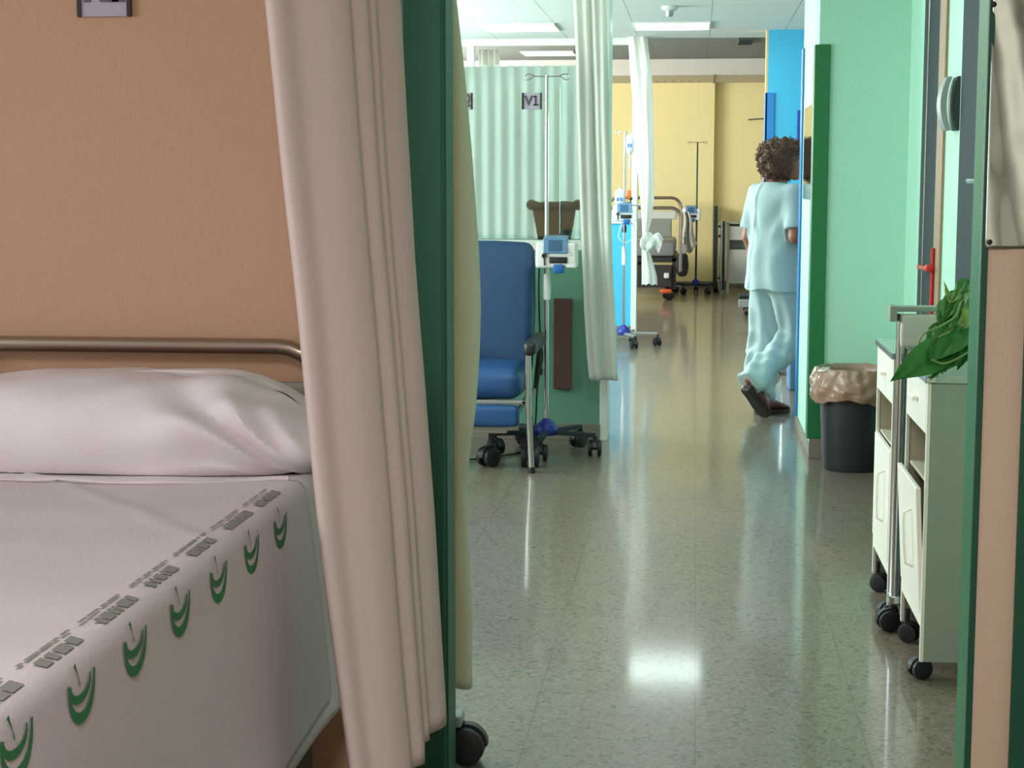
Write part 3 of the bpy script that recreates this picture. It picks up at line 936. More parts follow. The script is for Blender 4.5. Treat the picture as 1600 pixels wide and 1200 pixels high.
# ------------------------------------------------------------------ blue reclining armchair
def cushion(x0, x1, y0, y1, z0, z1, rd=0.05, crown=0.015, seam=None):
    bm = bmesh.new()
    bmesh.ops.create_cube(bm, size=1)
    for v in bm.verts: v.co = Vector((v.co.x * (x1 - x0), v.co.y * (y1 - y0), v.co.z * (z1 - z0)))
    bmesh.ops.bevel(bm, geom=list(bm.edges), offset=rd, segments=4, profile=0.55, affect='EDGES')
    bmesh.ops.subdivide_edges(bm, edges=[e for e in bm.edges if e.calc_length() > rd * 1.5], cuts=5, use_grid_fill=True)
    c = Vector(((x0 + x1) / 2, (y0 + y1) / 2, (z0 + z1) / 2))
    bm.verts.index_update()
    vs = []
    for v in bm.verts:
        p = v.co.copy()
        nx, ny, nz_ = p.x / (x1 - x0) * 2, p.y / (y1 - y0) * 2, p.z / (z1 - z0) * 2
        d = Vector((nx * (1 - ny * ny) * (1 - nz_ * nz_), ny * (1 - nx * nx) * (1 - nz_ * nz_), nz_ * (1 - nx * nx) * (1 - ny * ny)))
        p += d * crown
        p += Vector((1, 1, 1)) * 0.003 * nz(p.x, p.y, p.z, 12)
        vs.append(p + c)
    m_ = MB().add(vs, [[v.index for v in f_.verts] for f_ in bm.faces])
    bm.free()
    return m_
CH = thing('recliner_armchair', 'blue vinyl hospital armchair with black arm pads and chrome legs by the green half wall', 'armchair', (-1.10, 8.2, 0), 0.0)
b_ = cushion(-0.285, 0.285, -0.06, 0.06, 0.0, 0.66, 0.045, 0.012)
R = Matrix.Rotation(math.radians(-7), 4, 'X')
bb = MB().add([(Matrix.Translation((0, 0.14, 0.42)) @ R) @ Vector(v) for v in b_.v], b_.f)
bb.build('backrest', M['chair_blue'], CH)
cushion(-0.275, 0.275, -0.34, 0.14, 0.345, 0.49, 0.055, 0.018).build('seat', M['seat_blue'], CH)
cushion(-0.27, 0.265, -0.36, -0.30, 0.215, 0.315, 0.02, 0.005).build('leg_rest', M['seat_blue'], CH)
fr = MB()
fr.box((-0.30, -0.33, 0.32), (0.30, -0.30, 0.342), 0.005)
fr.box((0.28, -0.33, 0.32), (0.30, 0.22, 0.342), 0.005).box((-0.30, -0.33, 0.32), (-0.28, 0.22, 0.342), 0.005)
fr.tube([(0.29, 0.02, 0.34), (0.20, -0.02, 0.20)], 0.012).tube([(-0.29, 0.02, 0.34), (-0.20, -0.02, 0.20)], 0.012)
fr.build('seat_frame', M['alu'], CH)
MB().box((-0.30, -0.30, 0.175), (0.205, -0.26, 0.215), 0.004).box((-0.30, 0.16, 0.175), (0.205, 0.20, 0.215), 0.004).box((-0.05, -0.27, 0.18), (-0.01, 0.17, 0.21), 0.004).build('base', M['alu'], CH, smooth=False)
for s_ in (-1, 1):
    MB().tube([(s_ * 0.335, -0.385, 0.012), (s_ * 0.32, -0.37, 0.28), (s_ * 0.315, -0.365, 0.57)], 0.0145, 14).build('leg', M['chrome'], CH)
    MB().lathe([(0.018, 0), (0.018, 0.02), (0.015, 0.03)], (s_ * 0.335, -0.385, 0.0), 14).build('rubber_foot', M['black'], CH)
    a_ = cushion(s_ * 0.325 - 0.03, s_ * 0.325 + 0.03, -0.40, 0.14, 0.565, 0.63, 0.022, 0.004)
    a_.build('arm_pad', M['black_soft'], CH)
    MB().tube([(s_ * 0.33, 0.12, 0.58), (s_ * 0.31, 0.17, 0.44), (s_ * 0.30, 0.18, 0.34)], 0.013).build('arm_bracket', M['black_soft'], CH)
for x, y in ((0.12, -0.22), (-0.2, -0.22), (0.31, -0.20), (-0.25, 0.2), (0.27, 0.2)):
    castor(CH, x, y, 0.05 if x != 0.31 else 0.055, 0.4 + x * 4, 0.19)

# ------------------------------------------------------------------ drip stands
def drip_stand(x, y, label, h, base_r=0.26, rot=0.3, n=5, hookw=0.105, hub='hub_blue', arm_m='alu', pole_m='chrome', lift=0.115, rc=0.036, sleeve=None, top_m='steel'):
    r = thing('drip_stand', label, 'drip stand', (x, y, 0))
    MB().tube([(0, 0, 0.12), (0, 0, h * 0.55)], 0.0125, 14).build('lower_pole', M[pole_m], r)
    MB().tube([(0, 0, h * 0.55 - .02), (0, 0, h)], 0.0095, 14).build('upper_pole', M[pole_m], r)
    MB().lathe([(0.055, lift - .02), (0.062, lift), (0.055, lift + .03), (0.025, lift + .055), (0.016, lift + .065)], (0, 0, 0), 20).build('hub', M[hub], r)
    MB().lathe([(0.014, -0.03), (0.02, -0.02), (0.02, 0.02), (0.013, 0.035)], (0, 0, h * 0.55), 14).build('collar', M['black_soft'], r)
    hk = MB()
    for s_ in (-1, 1):
        hk.tube([(0, 0, h - 0.005), (s_ * hookw * .55, 0, h - .003), (s_ * hookw * .75, 0, h + .008), (s_ * hookw * .93, 0, h + .006),
                 (s_ * hookw, 0, h - .008), (s_ * hookw * .92, 0, h - .022), (s_ * hookw * .8, 0, h - .02), (s_ * hookw * .55, 0, h - .001)], 0.0028, 8)
    hk.build('hook', M[top_m], r)
    for k in range(n):
        a = rot + 2 * PI * k / n
        c_, s_ = math.cos(a), math.sin(a)
        q = MB().box((0.03, -0.014, lift - 0.018), (base_r, 0.014, lift + 0.004), 0.004)
        Rz = Matrix.Rotation(a, 3, 'Z')
        MB().add([Rz @ Vector(v) for v in q.v], q.f).build('base_arm', M[arm_m], r, smooth=False)
        castor(r, c_ * base_r, s_ * base_r, rc, a + 1.2 * ((k % 3) - 1), lift - 0.01)
    if sleeve:
        MB().tube([(0.002, -0.012, sleeve[0]), (0.003, -0.012, (sleeve[0] + sleeve[1]) / 2), (0.0, -0.012, sleeve[1])], [0.02, 0.021, 0.018], 14).build('plastic_sleeve', M['white_plastic'], r)
    return r
S1 = W(854, 400, 8.42)
drip_stand(S1.x, 8.42, 'tall chrome drip stand beside the blue armchair', W(854, 118, 8.42).z, 0.27, -0.33, hookw=0.112, rc=0.042, arm_m='door_dark', sleeve=(0.79, 0.92))
S2x = W(975, 400, 14.1).x
drip_stand(S2x, 14.1, 'drip stand with a hanging fluid bag in front of the blue half wall', 1.80, 0.29, 0.05, hookw=0.085, sleeve=(0.69, 0.84), arm_m='alu', top_m='chrome')
S3x = W(1089, 300, 21.0).x
drip_stand(S3x, 21.0, 'dark drip stand in front of the far yellow wall', 1.877, 0.27, 0.3, hookw=0.12, pole_m='door_dark', arm_m='door_dark', top_m='door_dark')

def infusion_pump(x, y, z, label, s=1.0):
    r = thing('infusion_pump', label, 'infusion pump', (x, y, z))
    q = cushion(-0.045 * s, 0.165 * s, -0.13 * s, -0.02 * s, -0.075 * s, 0.055 * s, 0.016 * s, 0.0)
    q.build('housing', M['white_plastic'], r)
    # sloping front head with the screen
    MB().prism([(-0.145 * s, 0.0), (-0.13 * s, 0.075 * s), (-0.05 * s, 0.088 * s), (-0.03 * s, 0.0)], 'x', -0.005 * s, 0.115 * s).build('display_head', M['screen_edge'], r, smooth=False, bev=0.004)
    qd = MB().prism([(-0.1475 * s, 0.012 * s), (-0.1355 * s, 0.066 * s), (-0.134 * s, 0.066 * s), (-0.145 * s, 0.012 * s)], 'x', 0.022 * s, 0.085 * s)
    qd.build('screen', M['screen'], r, smooth=False)
    MB().box((0.025 * s, -0.137 * s, -0.05 * s), (0.115 * s, -0.128 * s, -0.018 * s), 0.012 * s).build('handle_slot', M['black_soft'], r)
    MB().box((0.045 * s, -0.140 * s, -0.10 * s), (0.10 * s, -0.115 * s, -0.055 * s), 0.008 * s).build('release_tab', M['tab_blue'], r)
    MB().box((-0.01 * s, -0.134 * s, 0.086 * s - .1 * s), (0.14 * s, -0.12 * s, -0.002 * s), 0.004 * s).build('front_rail', M['white_plastic'], r)
    MB().box((0.11 * s, -0.13 * s, -0.073 * s), (0.16 * s, -0.05 * s, -0.055 * s), 0.005 * s).build('side_tray', M['white_plastic'], r)
    cl = MB().box((-0.025 * s, -0.03 * s, -0.02 * s), (0.025 * s, 0.03 * s, 0.03 * s), 0.006 * s)
    cl.build('clamp', M['black_soft'], r)
    kn = MB().lathe([(0.012 * s, 0), (0.012 * s, .01 * s), (0.005 * s, 0.014 * s)], (0, -0.144 * s, -0.012 * s), 12, 'y')
    kn.tube([(0, -0.136 * s, -0.015 * s), (0.002, -0.136 * s, -0.06 * s)], 0.004 * s, 8)
    kn.build('valve', M['black_soft'], r)
    return r
PZ = W(870, 395, 8.35).z
infusion_pump(S1.x, 8.42, PZ, 'white infusion pump with blue screen clamped to the drip stand by the armchair')
c = thing('pump_cable', 'black cable hanging from the pump down beside the armchair to the floor', 'cable', (S1.x, 8.42, 0))
pts = spline([(-0.03, -0.05, PZ - 0.075), (-0.034, -0.04, PZ - .10), (-0.036, -0.03, .80), (-0.03, -0.02, .62), (-0.02, 0, .50), (-0.035, 0.01, .42), (-0.05, 0.02, .30), (-0.06, 0.03, 0.14), (-0.10, -0.02, 0.02), (-0.24, -0.20, 0.008), (-0.38, -0.30, 0.008), (-0.55, -0.22, 0.008)], 8)
MB().tube(pts, 0.0045, 8).build('cord', M['cord'], c)
MB().box((-0.05, 0.0, 0.40), (-0.02, 0.03, 0.44), 0.006).build('plug', M['black_soft'], c)
PZ2 = W(968, 332, 14.0).z
infusion_pump(S2x - 0.05, 14.1, PZ2, 'white infusion pump on the drip stand in front of the blue half wall', 1.0)
infusion_pump(S3x - 0.13, 21.0, W(1080, 333, 21).z, 'white infusion pump with blue screen on the far drip stand by the yellow wall', 1.1)

def fluid_bag(x, y, ztop, w, h, label, drip=None):
    r = thing('fluid_bag', label, 'fluid bag', (x, y, ztop))
    def f(u, v):
        a = u * 2 * PI
        t = v
        wv = w / 2 * (0.35 + 0.65 * sstep(0, .16, t)) * (1 - 0.55 * sstep(.72, 1, t))
        th = 0.022 * (0.2 + sstep(0, .5, t)) * (1 - 0.7 * sstep(.85, 1, t))
        return (math.cos(a) * wv, math.sin(a) * th, -h * t)
    MB().grid(f, 24, 18).build('pouch', M['vinyl_bag'], r)
    MB().tube([(0, 0, 0.035), (-.01, 0, 0.02), (0, 0, -0.01)], 0.003, 6).build('hanger', M['tube'], r)
    MB().box((-w * .3, -0.026, -h * .62), (w * .25, -0.022, -h * .45), 0.001).build('label_print', M['label_blue'], r, smooth=False)
    if drip:
        MB().tube([(0, 0, -h + 0.005), (0, 0, -h - 0.03)], 0.006, 8).tube([(0, 0, -h - .03), (0, 0, -h - .11)], [0.011, 0.009], 12).build('drip_chamber', M['vinyl_bag'], r)
        MB().tube(spline([(0, 0, -h - .11), (-0.005, 0, -h - .2), (-0.015, 0, -h - .33), (-0.02, -0.03, -h - .5)], 6), 0.003, 6).build('drip_line', M['tube'], r)
        MB().box((-0.022, -0.014, -h - .36), (0.012, 0.01, -h - .29), 0.004).build('roller_clamp', M['orange2'], r)
    return r
fluid_bag(S2x + 0.045, 14.02, 1.775, 0.065, 0.17, 'clear fluid bag hanging from the drip stand in front of the blue half wall', True)
# second bag low at the pump with looped tubing
fluid_bag(S2x - 0.035, 14.0, 1.33, 0.085, 0.17, 'clear fluid bag with blue print lying against the pump before the blue half wall')
r = thing('drip_tubing', 'looped clear tubing hanging below the pump in front of the blue half wall', 'tubing', (S2x, 14.05, 0))
MB().tube(spline([(0.02, -.05, 1.07), (0.085, -.05, 1.02), (0.08, -.05, .93), (0.02, -.05, .88), (-0.04, -.05, .92), (-0.03, -.05, 1.0), (0.0, -.05, 1.06), (0.0, -.04, .86), (0.0, -.03, .80)], 8), 0.004, 6).build('tube', M['tube'], r)
r = thing('valve_bar', 'small black-handled valve bar beside the pump above the blue half wall', 'valve', (S2x + 0.05, 14.05, 1.19))
MB().tube([(0.0, 0, 0), (0.07, 0, 0.0)], 0.005, 8).lathe([(0.012, 0), (0.012, 0.02)], (0.06, 0, 0), 10, 'x').build('bar', M['chrome'], r)
MB().lathe([(0.004, -0.01), (0.016, 0.0), (0.016, 0.01), (0.004, 0.02)], (0.005, 0, 0.05), 12).tube([(0.005, 0, -0.01), (0.005, 0, 0.05)], 0.005, 8).build('knob', M['black_soft'], r)

# handbag behind the glass
r = thing('handbag', 'brown leather bag with dark rolled top behind the partition glass', 'bag', (-0.76, 9.0, 1.076))
def bagf(u, v):
    a = u * 2 * PI
    w_ = lerp(0.088, 0.125, v); d_ = lerp(0.045, 0.065, v)
    c_, s_ = math.cos(a), math.sin(a)
    k = 0.6
    x = w_ * math.copysign(abs(c_) ** k, c_); y = d_ * math.copysign(abs(s_) ** k, s_)
    return (x + 0.005 * nz(x, v, y, 9), y + 0.006 * nz(x, v, 3, 9), 0.19 * v + 0.006 * math.sin(a * 2 + 1) * v)
MB().grid(bagf, 36, 12).build('bag_body', M['basket'], r)
ring = [bagf(k / 36, 1.0) for k in range(37)]
MB().tube([(p[0] * 1.02, p[1] * 1.02, p[2] - 0.012 + 0.005 * math.sin(i)) for i, p in enumerate(ring)], 0.024, 10).box((-.115, -.05, .15), (.115, .05, .19), .02).build('rolled_top', M['basket_dark'], r)
MB().box((0.085, -0.062, 0.01), (0.10, -0.052, 0.18), 0.004, rot=Matrix.Rotation(0.25, 3, 'Y')).build('strap', M['basket_dark'], r)

# ------------------------------------------------------------------ bin with liner
BX, BY = 0.775, 8.12
r = thing('waste_bin', 'round charcoal bin with a tan liner folded over the rim beside the white cabinets', 'bin', (BX, BY, 0))
MB().lathe([(0.143, 0.0), (0.148, 0.01), (0.172, 0.46), (0.18, 0.465), (0.18, 0.48), (0.168, 0.48), (0.14, 0.02), (0.02, 0.015)], (0, 0, 0), 48).build('bin_body', M['bin'], r)
def liner(u, v):
    a = u * 2 * PI
    low = 0.33 + 0.075 * (0.5 + 0.5 * math.sin(a * 1.0 + 0.15)) + 0.02 * math.sin(a * 3 + .7) + 0.012 * nz(math.cos(a), math.sin(a), 0, 3)
    if v < 0.25:
        t = v / 0.25
        rad = 0.160 - 0.01 * (1 - t); z = lerp(0.40, 0.485, t)
    elif v < .35:
        t = (v - .25) / .1
        rad = 0.163 + 0.024 * math.sin(t * PI / 2); z = 0.485 + 0.010 * math.sin(t * PI)
    else:
        t = (v - .35) / .65
        rad = 0.187 + 0.026 * math.sin(t * PI * .8); z = lerp(0.484, low, t)
    cr = nz(math.cos(a) * 1.5, math.sin(a) * 1.5, z * 6, 3.2) * 0.014 + abs(nz(math.cos(a) * 2, math.sin(a) * 2, z * 10 + a, 5)) * 0.012
    rad += cr * (1 if v > .3 else .25)
    return (rad * math.cos(a), rad * math.sin(a), z + 0.006 * nz(math.cos(a), math.sin(a), 5, 6))
MB().grid(liner, 110, 30).build('bin_liner', M['bag'], r, solid=0.001)
# small white corner of tissue on the liner rim
MB().add([(-0.15, -0.12, 0.487), (-0.185, -0.07, 0.480), (-0.16, -0.03, 0.492), (-0.125, -0.08, 0.50)], [(0, 1, 2, 3)]).build('liner_knot', M['white_plastic'], r, solid=0.006)

# ------------------------------------------------------------------ bedside cabinets
def cabinet(y0, y1, label, ajar=0.0, x0=0.645, x1=1.005, extra_grp=None):
    r = thing('bedside_cabinet', label, 'cabinet', (x0, (y0 + y1) / 2, 0), 0, extra_grp)
    w = (y1 - y0) / 2; D = x1 - x0; t = 0.014
    body = MB()
    body.box((0, -w, 0.055), (D, -w + t, 0.835), 0.002).box((0, w - t, 0.055), (D, w, 0.835), 0.002)
    body.box((D - t, -w, 0.10), (D, w, 0.835))
    body.build('carcase', M['laminate'], r, smooth=False)  # grey sides against white fronts: shade put into the carcase colour
    ins = MB().box((0.004, -w + t, 0.545), (D - t, w - t, 0.555)).box((0.004, -w + t, 0.70), (D - t, w - t, 0.712)).box((0.004, -w + t, 0.15), (D - t, w - t, 0.165))
    ins.box((D - t - .004, -w + t, 0.16), (D - t, w - t, 0.83)).box((0.005, -w + t, .165), (D - t, -w + t + .003, .83)).box((0.005, w - t - .003, .165), (D - t, w - t, .83))
    ins.build('shelf', M['cab_inner'], r, smooth=False)
    ed = MB().box((-0.010, -w, 0.055), (0.0, -w + t + .002, 0.835), 0.001).box((-0.010, w - t - .002, 0.055), (0.0, w, 0.835), 0.001).box((-.010, -w + t, .152), (0, w - t, .19), .001)
    ed.build('front_edge', M['cab_white'], r, smooth=False)
    dr = MB().box((-0.012, -w + t, 0.695), (0.006, w - t, 0.832), 0.003).build('drawer', M['cab_white'], r, smooth=False)
    MB().box((-0.030, -0.05, 0.765), (-0.012, 0.05, 0.778), 0.004).build('drawer_handle', M['cab_white'], dr, smooth=False)
    q = MB().box((-0.014, -w + t, 0.195), (0.0, w - t, 0.545), 0.003)
    Rr = Matrix.Translation((-0.0, 0, 0.195)) @ Matrix.Rotation(-ajar, 4, 'Y') @ Matrix.Translation((0, 0, -0.195))
    d = MB().add([Rr @ Vector(v) for v in q.v], q.f).build('door', M['cab_white'], r, smooth=False)
    hdl = MB().tube([(-0.014, -.10, 0.30), (-0.034, -.10, 0.31), (-0.036, -.10, 0.36), (-0.036, -.10, 0.43), (-0.034, -.10, 0.455), (-0.014, -.10, 0.465)], 0.005, 8)
    MB().add([Rr @ Vector(v) for v in hdl.v], hdl.f).build('door_handle', M['cab_white'], d)
    MB().box((-0.012, -w - 0.006, 0.836), (D, w + 0.006, 0.858), 0.004).build('worktop', M['cab_top'], r, smooth=False)
    MB().box((-0.018, -w - 0.008, 0.838), (-0.010, w + 0.008, 0.856), 0.002).box((-.018, -w - .01, .838), (0.01, -w - .004, .856), .002).build('worktop_edge', M['chrome'], r, smooth=False)
    for k, (x, y) in enumerate(((-0.005, -w + .035), (-0.005, w - .035), (D - .04, -w + .05), (D - .04, w - .05))):
        castor(r, x + 0.01, y, 0.030, [0.35, 2.6, 1.0, 2.0][k], 0.10)
    return r
cabinet(4.60, 5.05, 'white wheeled cabinet with its side greyed for shade nearest the peach pillar, plant on top', 0.055)
cabinet(5.22, 5.68, 'white wheeled cabinet next to the bin, behind the chrome overbed table', 0.0, x0=0.625)
# folded chrome overbed table between the cabinets
r = thing('overbed_table', 'folded chrome and cream overbed table standing between the two white cabinets', 'table', (0.62, 5.14, 0))
MB().box((-0.03, -0.03, 0.992), (0.42, 0.035, 1.008), 0.004).box((-0.034, -0.034, 0.962), (-0.012, 0.038, 1.010), 0.003).build('tabletop', M['laminate'], r, smooth=False)
cushion(0.0, 0.42, -0.035, -0.01, 0.882, 0.985, 0.011, 0).build('tray_panel', M['bed_white'], r)
MB().box((0.02, -0.02, 0.84), (0.42, 0.03, 0.882), 0.012).build('under_rail', M['cab_top'], r, smooth=False)
for k, x in enumerate((0.006, 0.045, 0.10)):
    MB().tube([(x, 0.0, 0.10 if k == 0 else 0.14), (x, 0.0, 0.985 if k == 0 else 0.86)], 0.016 if k == 0 else 0.011, 14).build('column', M['chrome'], r)
MB().box((-0.012, -0.03, 0.085), (0.40, 0.03, 0.115), 0.006).build('base', M['chrome'], r, smooth=False)
castor(r, 0.0, -0.01, 0.034, 0.2, 0.09); castor(r, 0.36, 0.0, 0.034, 0.8, 0.09)

# ------------------------------------------------------------------ trailing plant on the near cabinet
PL = thing('potted_pothos', 'green trailing pothos plant on top of the nearest white cabinet', 'plant', (0.83, 4.80, 0.859))
MB().lathe([(0.05, 0), (0.055, 0.005), (0.07, 0.10), (0.074, 0.10), (0.074, 0.11), (0.064, 0.11), (0.06, 0.08), (0.01, 0.08)], (0, 0, 0), 28).build('pot', M['pot'], PL)
def leaf(base, tip, width, nrm, droop=0.15, m=None, fold=0.25):
    base, tip = Vector(base), Vector(tip)
    ax = tip - base; L_ = ax.length; ax.normalize()
    nrm = Vector(nrm); nrm = (nrm - ax * nrm.dot(ax)).normalized()
    sd = ax.cross(nrm)
    def f(u, v):
        t = v
        wd = width * (math.sin(PI * min(1, t ** 0.62)) ** 0.9) * (1 - 0.12 * t)
        s_ = (u - .5) * 2
        back = -0.10 * L_ * (s_ * s_) * (1 - t) ** 3 * 2
        p = base + ax * (L_ * t + back) + sd * (s_ * wd / 2) + nrm * (abs(s_) * wd / 2 * fold - droop * L_ * t * t + 0.004 * math.sin(s_ * 6 + t * 9))
        return p
    return MB().grid(f, 8, 14)
def lw(px, py, Y): return Vector(W(px, py, Y)) - Vector(PL.location)
LV = [  # base pixel, tip pixel, distances, width, normal, pale
    ((1474, 548, 4.62), (1399, 587, 4.50), 0.085, (-.1, -1, .35), 0),
    ((1500, 520, 4.66), (1452, 560, 4.55), 0.085, (-.2, -.8, .6), 0),
    ((1508, 548, 4.66), (1455, 582, 4.56), 0.06, (-.1, -.6, .8), 0),
    ((1478, 470, 4.75), (1459, 514, 4.66), 0.05, (-.8, -.6, .2), 0),
    ((1500, 462, 4.75), (1468, 500, 4.66), 0.07, (-.4, -.9, .3), 0),
    ((1506, 452, 4.78), (1478, 474, 4.70), 0.035, (-.2, -.7, .8), 1),
    ((1483, 468, 4.7), (1477, 443, 4.66), 0.014, (0, -1, .2), 1),
    ((1510, 480, 4.72), (1497, 520, 4.66), 0.07, (-.1, -1, .2), 1),
    ((1466, 508, 4.68), (1438, 545, 4.60), 0.04, (-.7, -.6, .5), 0),
    ((1470, 512, 4.7), (1462, 545, 4.6), 0.05, (-.2, -1, .2), 1),
    ((1512, 440, 4.8), (1488, 462, 4.74), 0.045, (-.3, -.6, .8), 0),
    ((1508, 500, 4.72), (1480, 530, 4.62), 0.08, (0, -.9, .5), 0),
    ((1520, 470, 4.8), (1545, 520, 4.7), 0.08, (0.3, -.9, .5), 0),
    ((1515, 520, 4.7), (1500, 572, 4.6), 0.07, (0.1, -.9, .3), 0),
    ((1495, 505, 4.7), (1452, 528, 4.6), 0.04, (-.2, -.5, .9), 1),
    ((1490, 488, 4.72), (1470, 520, 4.62), 0.06, (-.3, -.8, .4), 0),
    ((1500, 535, 4.66), (1478, 575, 4.58), 0.07, (-.1, -.9, .4), 0),
    ((1515, 455, 4.78), (1500, 490, 4.70), 0.06, (-.1, -.9, .3), 1),
    ((1490, 548, 4.64), (1440, 570, 4.56), 0.05, (-.2, -.5, .9), 0),
    ((1488, 515, 4.70), (1462, 552, 4.60), 0.06, (-.4, -.8, .2), 0),
    ((1525, 500, 4.75), (1508, 548, 4.66), 0.07, (0, -.9, .3), 0),
    ((1482, 545, 4.68), (1470, 580, 4.62), 0.05, (-.4, -.8, .3), 1),
]
PB = Vector((0, 0, 0.09))
for i, (a, b, w_, nn, pale) in enumerate(LV):
    A, B = lw(*a), lw(*b)
    leaf(A, B, w_ * (1.15 if i < 2 else 0.95), nn, m=None).build('leaf', M['leaf_pale' if pale else 'leaf'], PL)
def stemp(pts, r_=0.0028): return MB().tube(spline(pts, 6), r_, 7)
stemp([PB, lw(1508, 470, 4.74), lw(1492, 495, 4.66), lw(1465, 512, 4.62), lw(1445, 520, 4.60), lw(1436, 535, 4.60), lw(1439, 548, 4.60)]).build('stem', M['stem'], PL)
stemp([PB, lw(1505, 555, 4.60), lw(1475, 568, 4.56), lw(1455, 562, 4.55)]).build('stem', M['stem'], PL)
stemp([PB, lw(1500, 470, 4.76), lw(1487, 470, 4.74), lw(1480, 460, 4.7)]).build('stem', M['stem'], PL)

# ------------------------------------------------------------------ far ward
FB = thing('hospital_bed', 'far hospital bed with two curved end rails near the yellow wall', 'bed', (-0.66, 20.4, 0))
def fb(x, y, z): return (x + 0.66, y - 20.4, z)
z1 = W(1040, 325, 19.5).z; z2 = W(1040, 309, 21.4).z
MB().tube([fb(*p) for p in rr_path(-1.12, W(1063, 400, 19.5).x, 0.35, z1, 0.12, 19.5)], 0.02, 12).build('foot_rail', M['bedtube'], FB)
MB().tube([fb(*p) for p in rr_path(-1.12, W(1066, 380, 21.4).x - .02, 0.35, z2, 0.13, 21.4)], 0.02, 12).build('head_rail', M['bedtube'], FB)
xr = W(1058, 400, 19.5).x
MB().box(fb(-1.08, 19.49, z1 - 0.13), fb(xr - .01, 19.52, z1 - 0.04), 0.012).build('foot_panel', M['bed_white'], FB, smooth=False)
MB().box(fb(-1.05, 19.46, 0.745), fb(W(1049, 400, 19.46).x, 19.49, z1 - 0.13), 0.012).build('foot_board', M['grey_panel'], FB, smooth=False)
f = MB().box(fb(-1.1, 19.6, 0.45), fb(xr, 21.3, 0.52), 0.01).box(fb(-0.95, 19.7, 0.25), fb(-.45, 21.2, 0.33), 0.01)
f.box(fb(-0.75, 19.7, 0.3), fb(-0.65, 19.8, 0.48)).box(fb(-0.75, 20.9, 0.3), fb(-0.65, 21.0, 0.48)).box(fb(xr - .06, 19.6, .14), fb(xr - .01, 19.66, .5))
f.box(fb(-1.05, 19.55, .16), fb(xr - .06, 19.62, .42), .01)
f.build('bed_frame', M['bedframe_dark'], FB, smooth=False)
MB().box(fb(-1.08, 19.55, 0.52), fb(xr - .03, 21.3, 0.70), 0.04).build('mattress', M['mattress'], FB)
MB().box(fb(-0.36, 19.46, 0.27), fb(-0.30, 19.56, 0.33), .01).build('end_box', M['white_metal'], FB, smooth=False)
MB().box(fb(-0.405, 19.42, 0.095), fb(-0.265, 19.52, 0.145), 0.02).build('brake_pedal', M['orange'], FB)
for x, y in ((-0.27, 19.75), (-1.05, 19.75), (-0.27, 21.2), (-1.05, 21.2)):
    castor(FB, x + .66 - (0.02 if x > -.5 else 0), y - 20.4, 0.06, 0.4, 0.16)
# gown hanging over the bed end
r = thing('hanging_gown', 'pale grey gown draped over the right corner of the far bed', 'gown', (-0.10, 20.0, 0))
def gown(u, v):
    z = lerp(1.03, 0.52 + 0.10 * u + .03 * math.sin(u * 9), v)
    x = lerp(-0.07, 0.02, u) + 0.09 * v * (u + .1) + 0.01 * math.sin(v * 7)
    return (x, 0.03 * math.sin(u * 12 + v * 2), z)
MB().grid(gown, 24, 20).build('cloth', M['cloth_grey'], r, solid=0.01)
r = thing('patient_bag', 'dark cloth bag hanging from the right side of the far bed', 'bag', (-0.16, 19.62, 0.0))
cushion(-0.05, 0.065, -0.05, 0.05, 0.30, 0.55, 0.03, 0.02).build('bag_body', M['bag_dark'], r)
MB().box((-0.05, -0.052, 0.55), (0.06, 0.0, 0.66), 0.02).build('folded_cloth', M['cloth_grey'], r)
MB().tube([(-0.03, 0, 0.54), (-0.02, 0, 0.74), (0.03, 0, 0.74), (0.05, 0, 0.54)], 0.006, 8).build('strap', M['bag_dark'], r)

cab = W(1160, 400, 20.9)
r = thing('bedside_cabinet', 'pale cabinet on thin legs against the yellow wall left of the person', 'cabinet', (cab.x, 21.05, 0))
xl, xr_ = W(1136, 400, 20.9).x - cab.x, 0.30
zt = W(1160, 350, 20.9).z
b = MB().box((xl, -.15, 0.12), (xl + .025, .2, zt), 0.003).box((xr_ - .025, -.15, 0.12), (xr_, .2, zt), 0.003).box((xl, .18, .12), (xr_, .2, zt))
b.box((xl, -.15, 0.0), (xl + .03, -.12, .12)).box((xr_ - .03, -.15, 0), (xr_, -.12, .12)).box((xl, .17, 0.0), (xl + .03, .2, .12)).box((xr_ - .03, .17, 0), (xr_, .2, .12))
b.build('carcase', M['bed_white'], r, smooth=False)
MB().box((xl + .02, -.155, zt - 0.20), (xr_ - .02, -.14, zt - .03), .004).build('drawer', M['bed_white'], r, smooth=False)
MB().box((xl + .02, -.155, 0.13), (xr_ - .02, -.14, zt - .32), .004).build('door', M['bed_white'], r, smooth=False)
MB().box((xl + .02, -.14, zt - .33), (xr_ - .02, .18, zt - .31)).build('shelf', M['grey_panel'], r, smooth=False)
MB().box((xl - .01, -.17, zt), (xr_ + .01, .21, zt + .025), .005).build('worktop', M['laminate'], r, smooth=False)
r = thing('folded_table', 'narrow folded chrome table on end beside the pale far cabinet', 'table', (W(1128, 400, 20.9).x, 20.95, 0))
MB().box((-.04, -.1, .04), (-.025, .1, .88), .003).build('side_frame', M['alu'], r, smooth=False)
MB().box((-.005, -.12, .05), (.035, .1, .90), .006).build('folded_top', M['door_dark'], r, smooth=False)
MB().box((-.01, -.13, .0), (.0, -.11, .9), .002).build('edge_strip', M['alu'], r, smooth=False)
q = MB()
for z in (.84, .72, .20): q.lathe([(.018, 0), (.018, .03)], (-.035, -.13, z), 10, 'y')
q.build('knob', M['black'], r)
o = MB().box((W(1116, 300, 21.9).x, 21.85, 0.0), (W(1122, 300, 21.9).x, 21.98, W(1119, 322, 21.9).z), .003).build('grey_panel', M['door_dark'], None, smooth=False)
tag(o, 'narrow upright grey panel leaning at the corner of the yellow wall', 'panel')

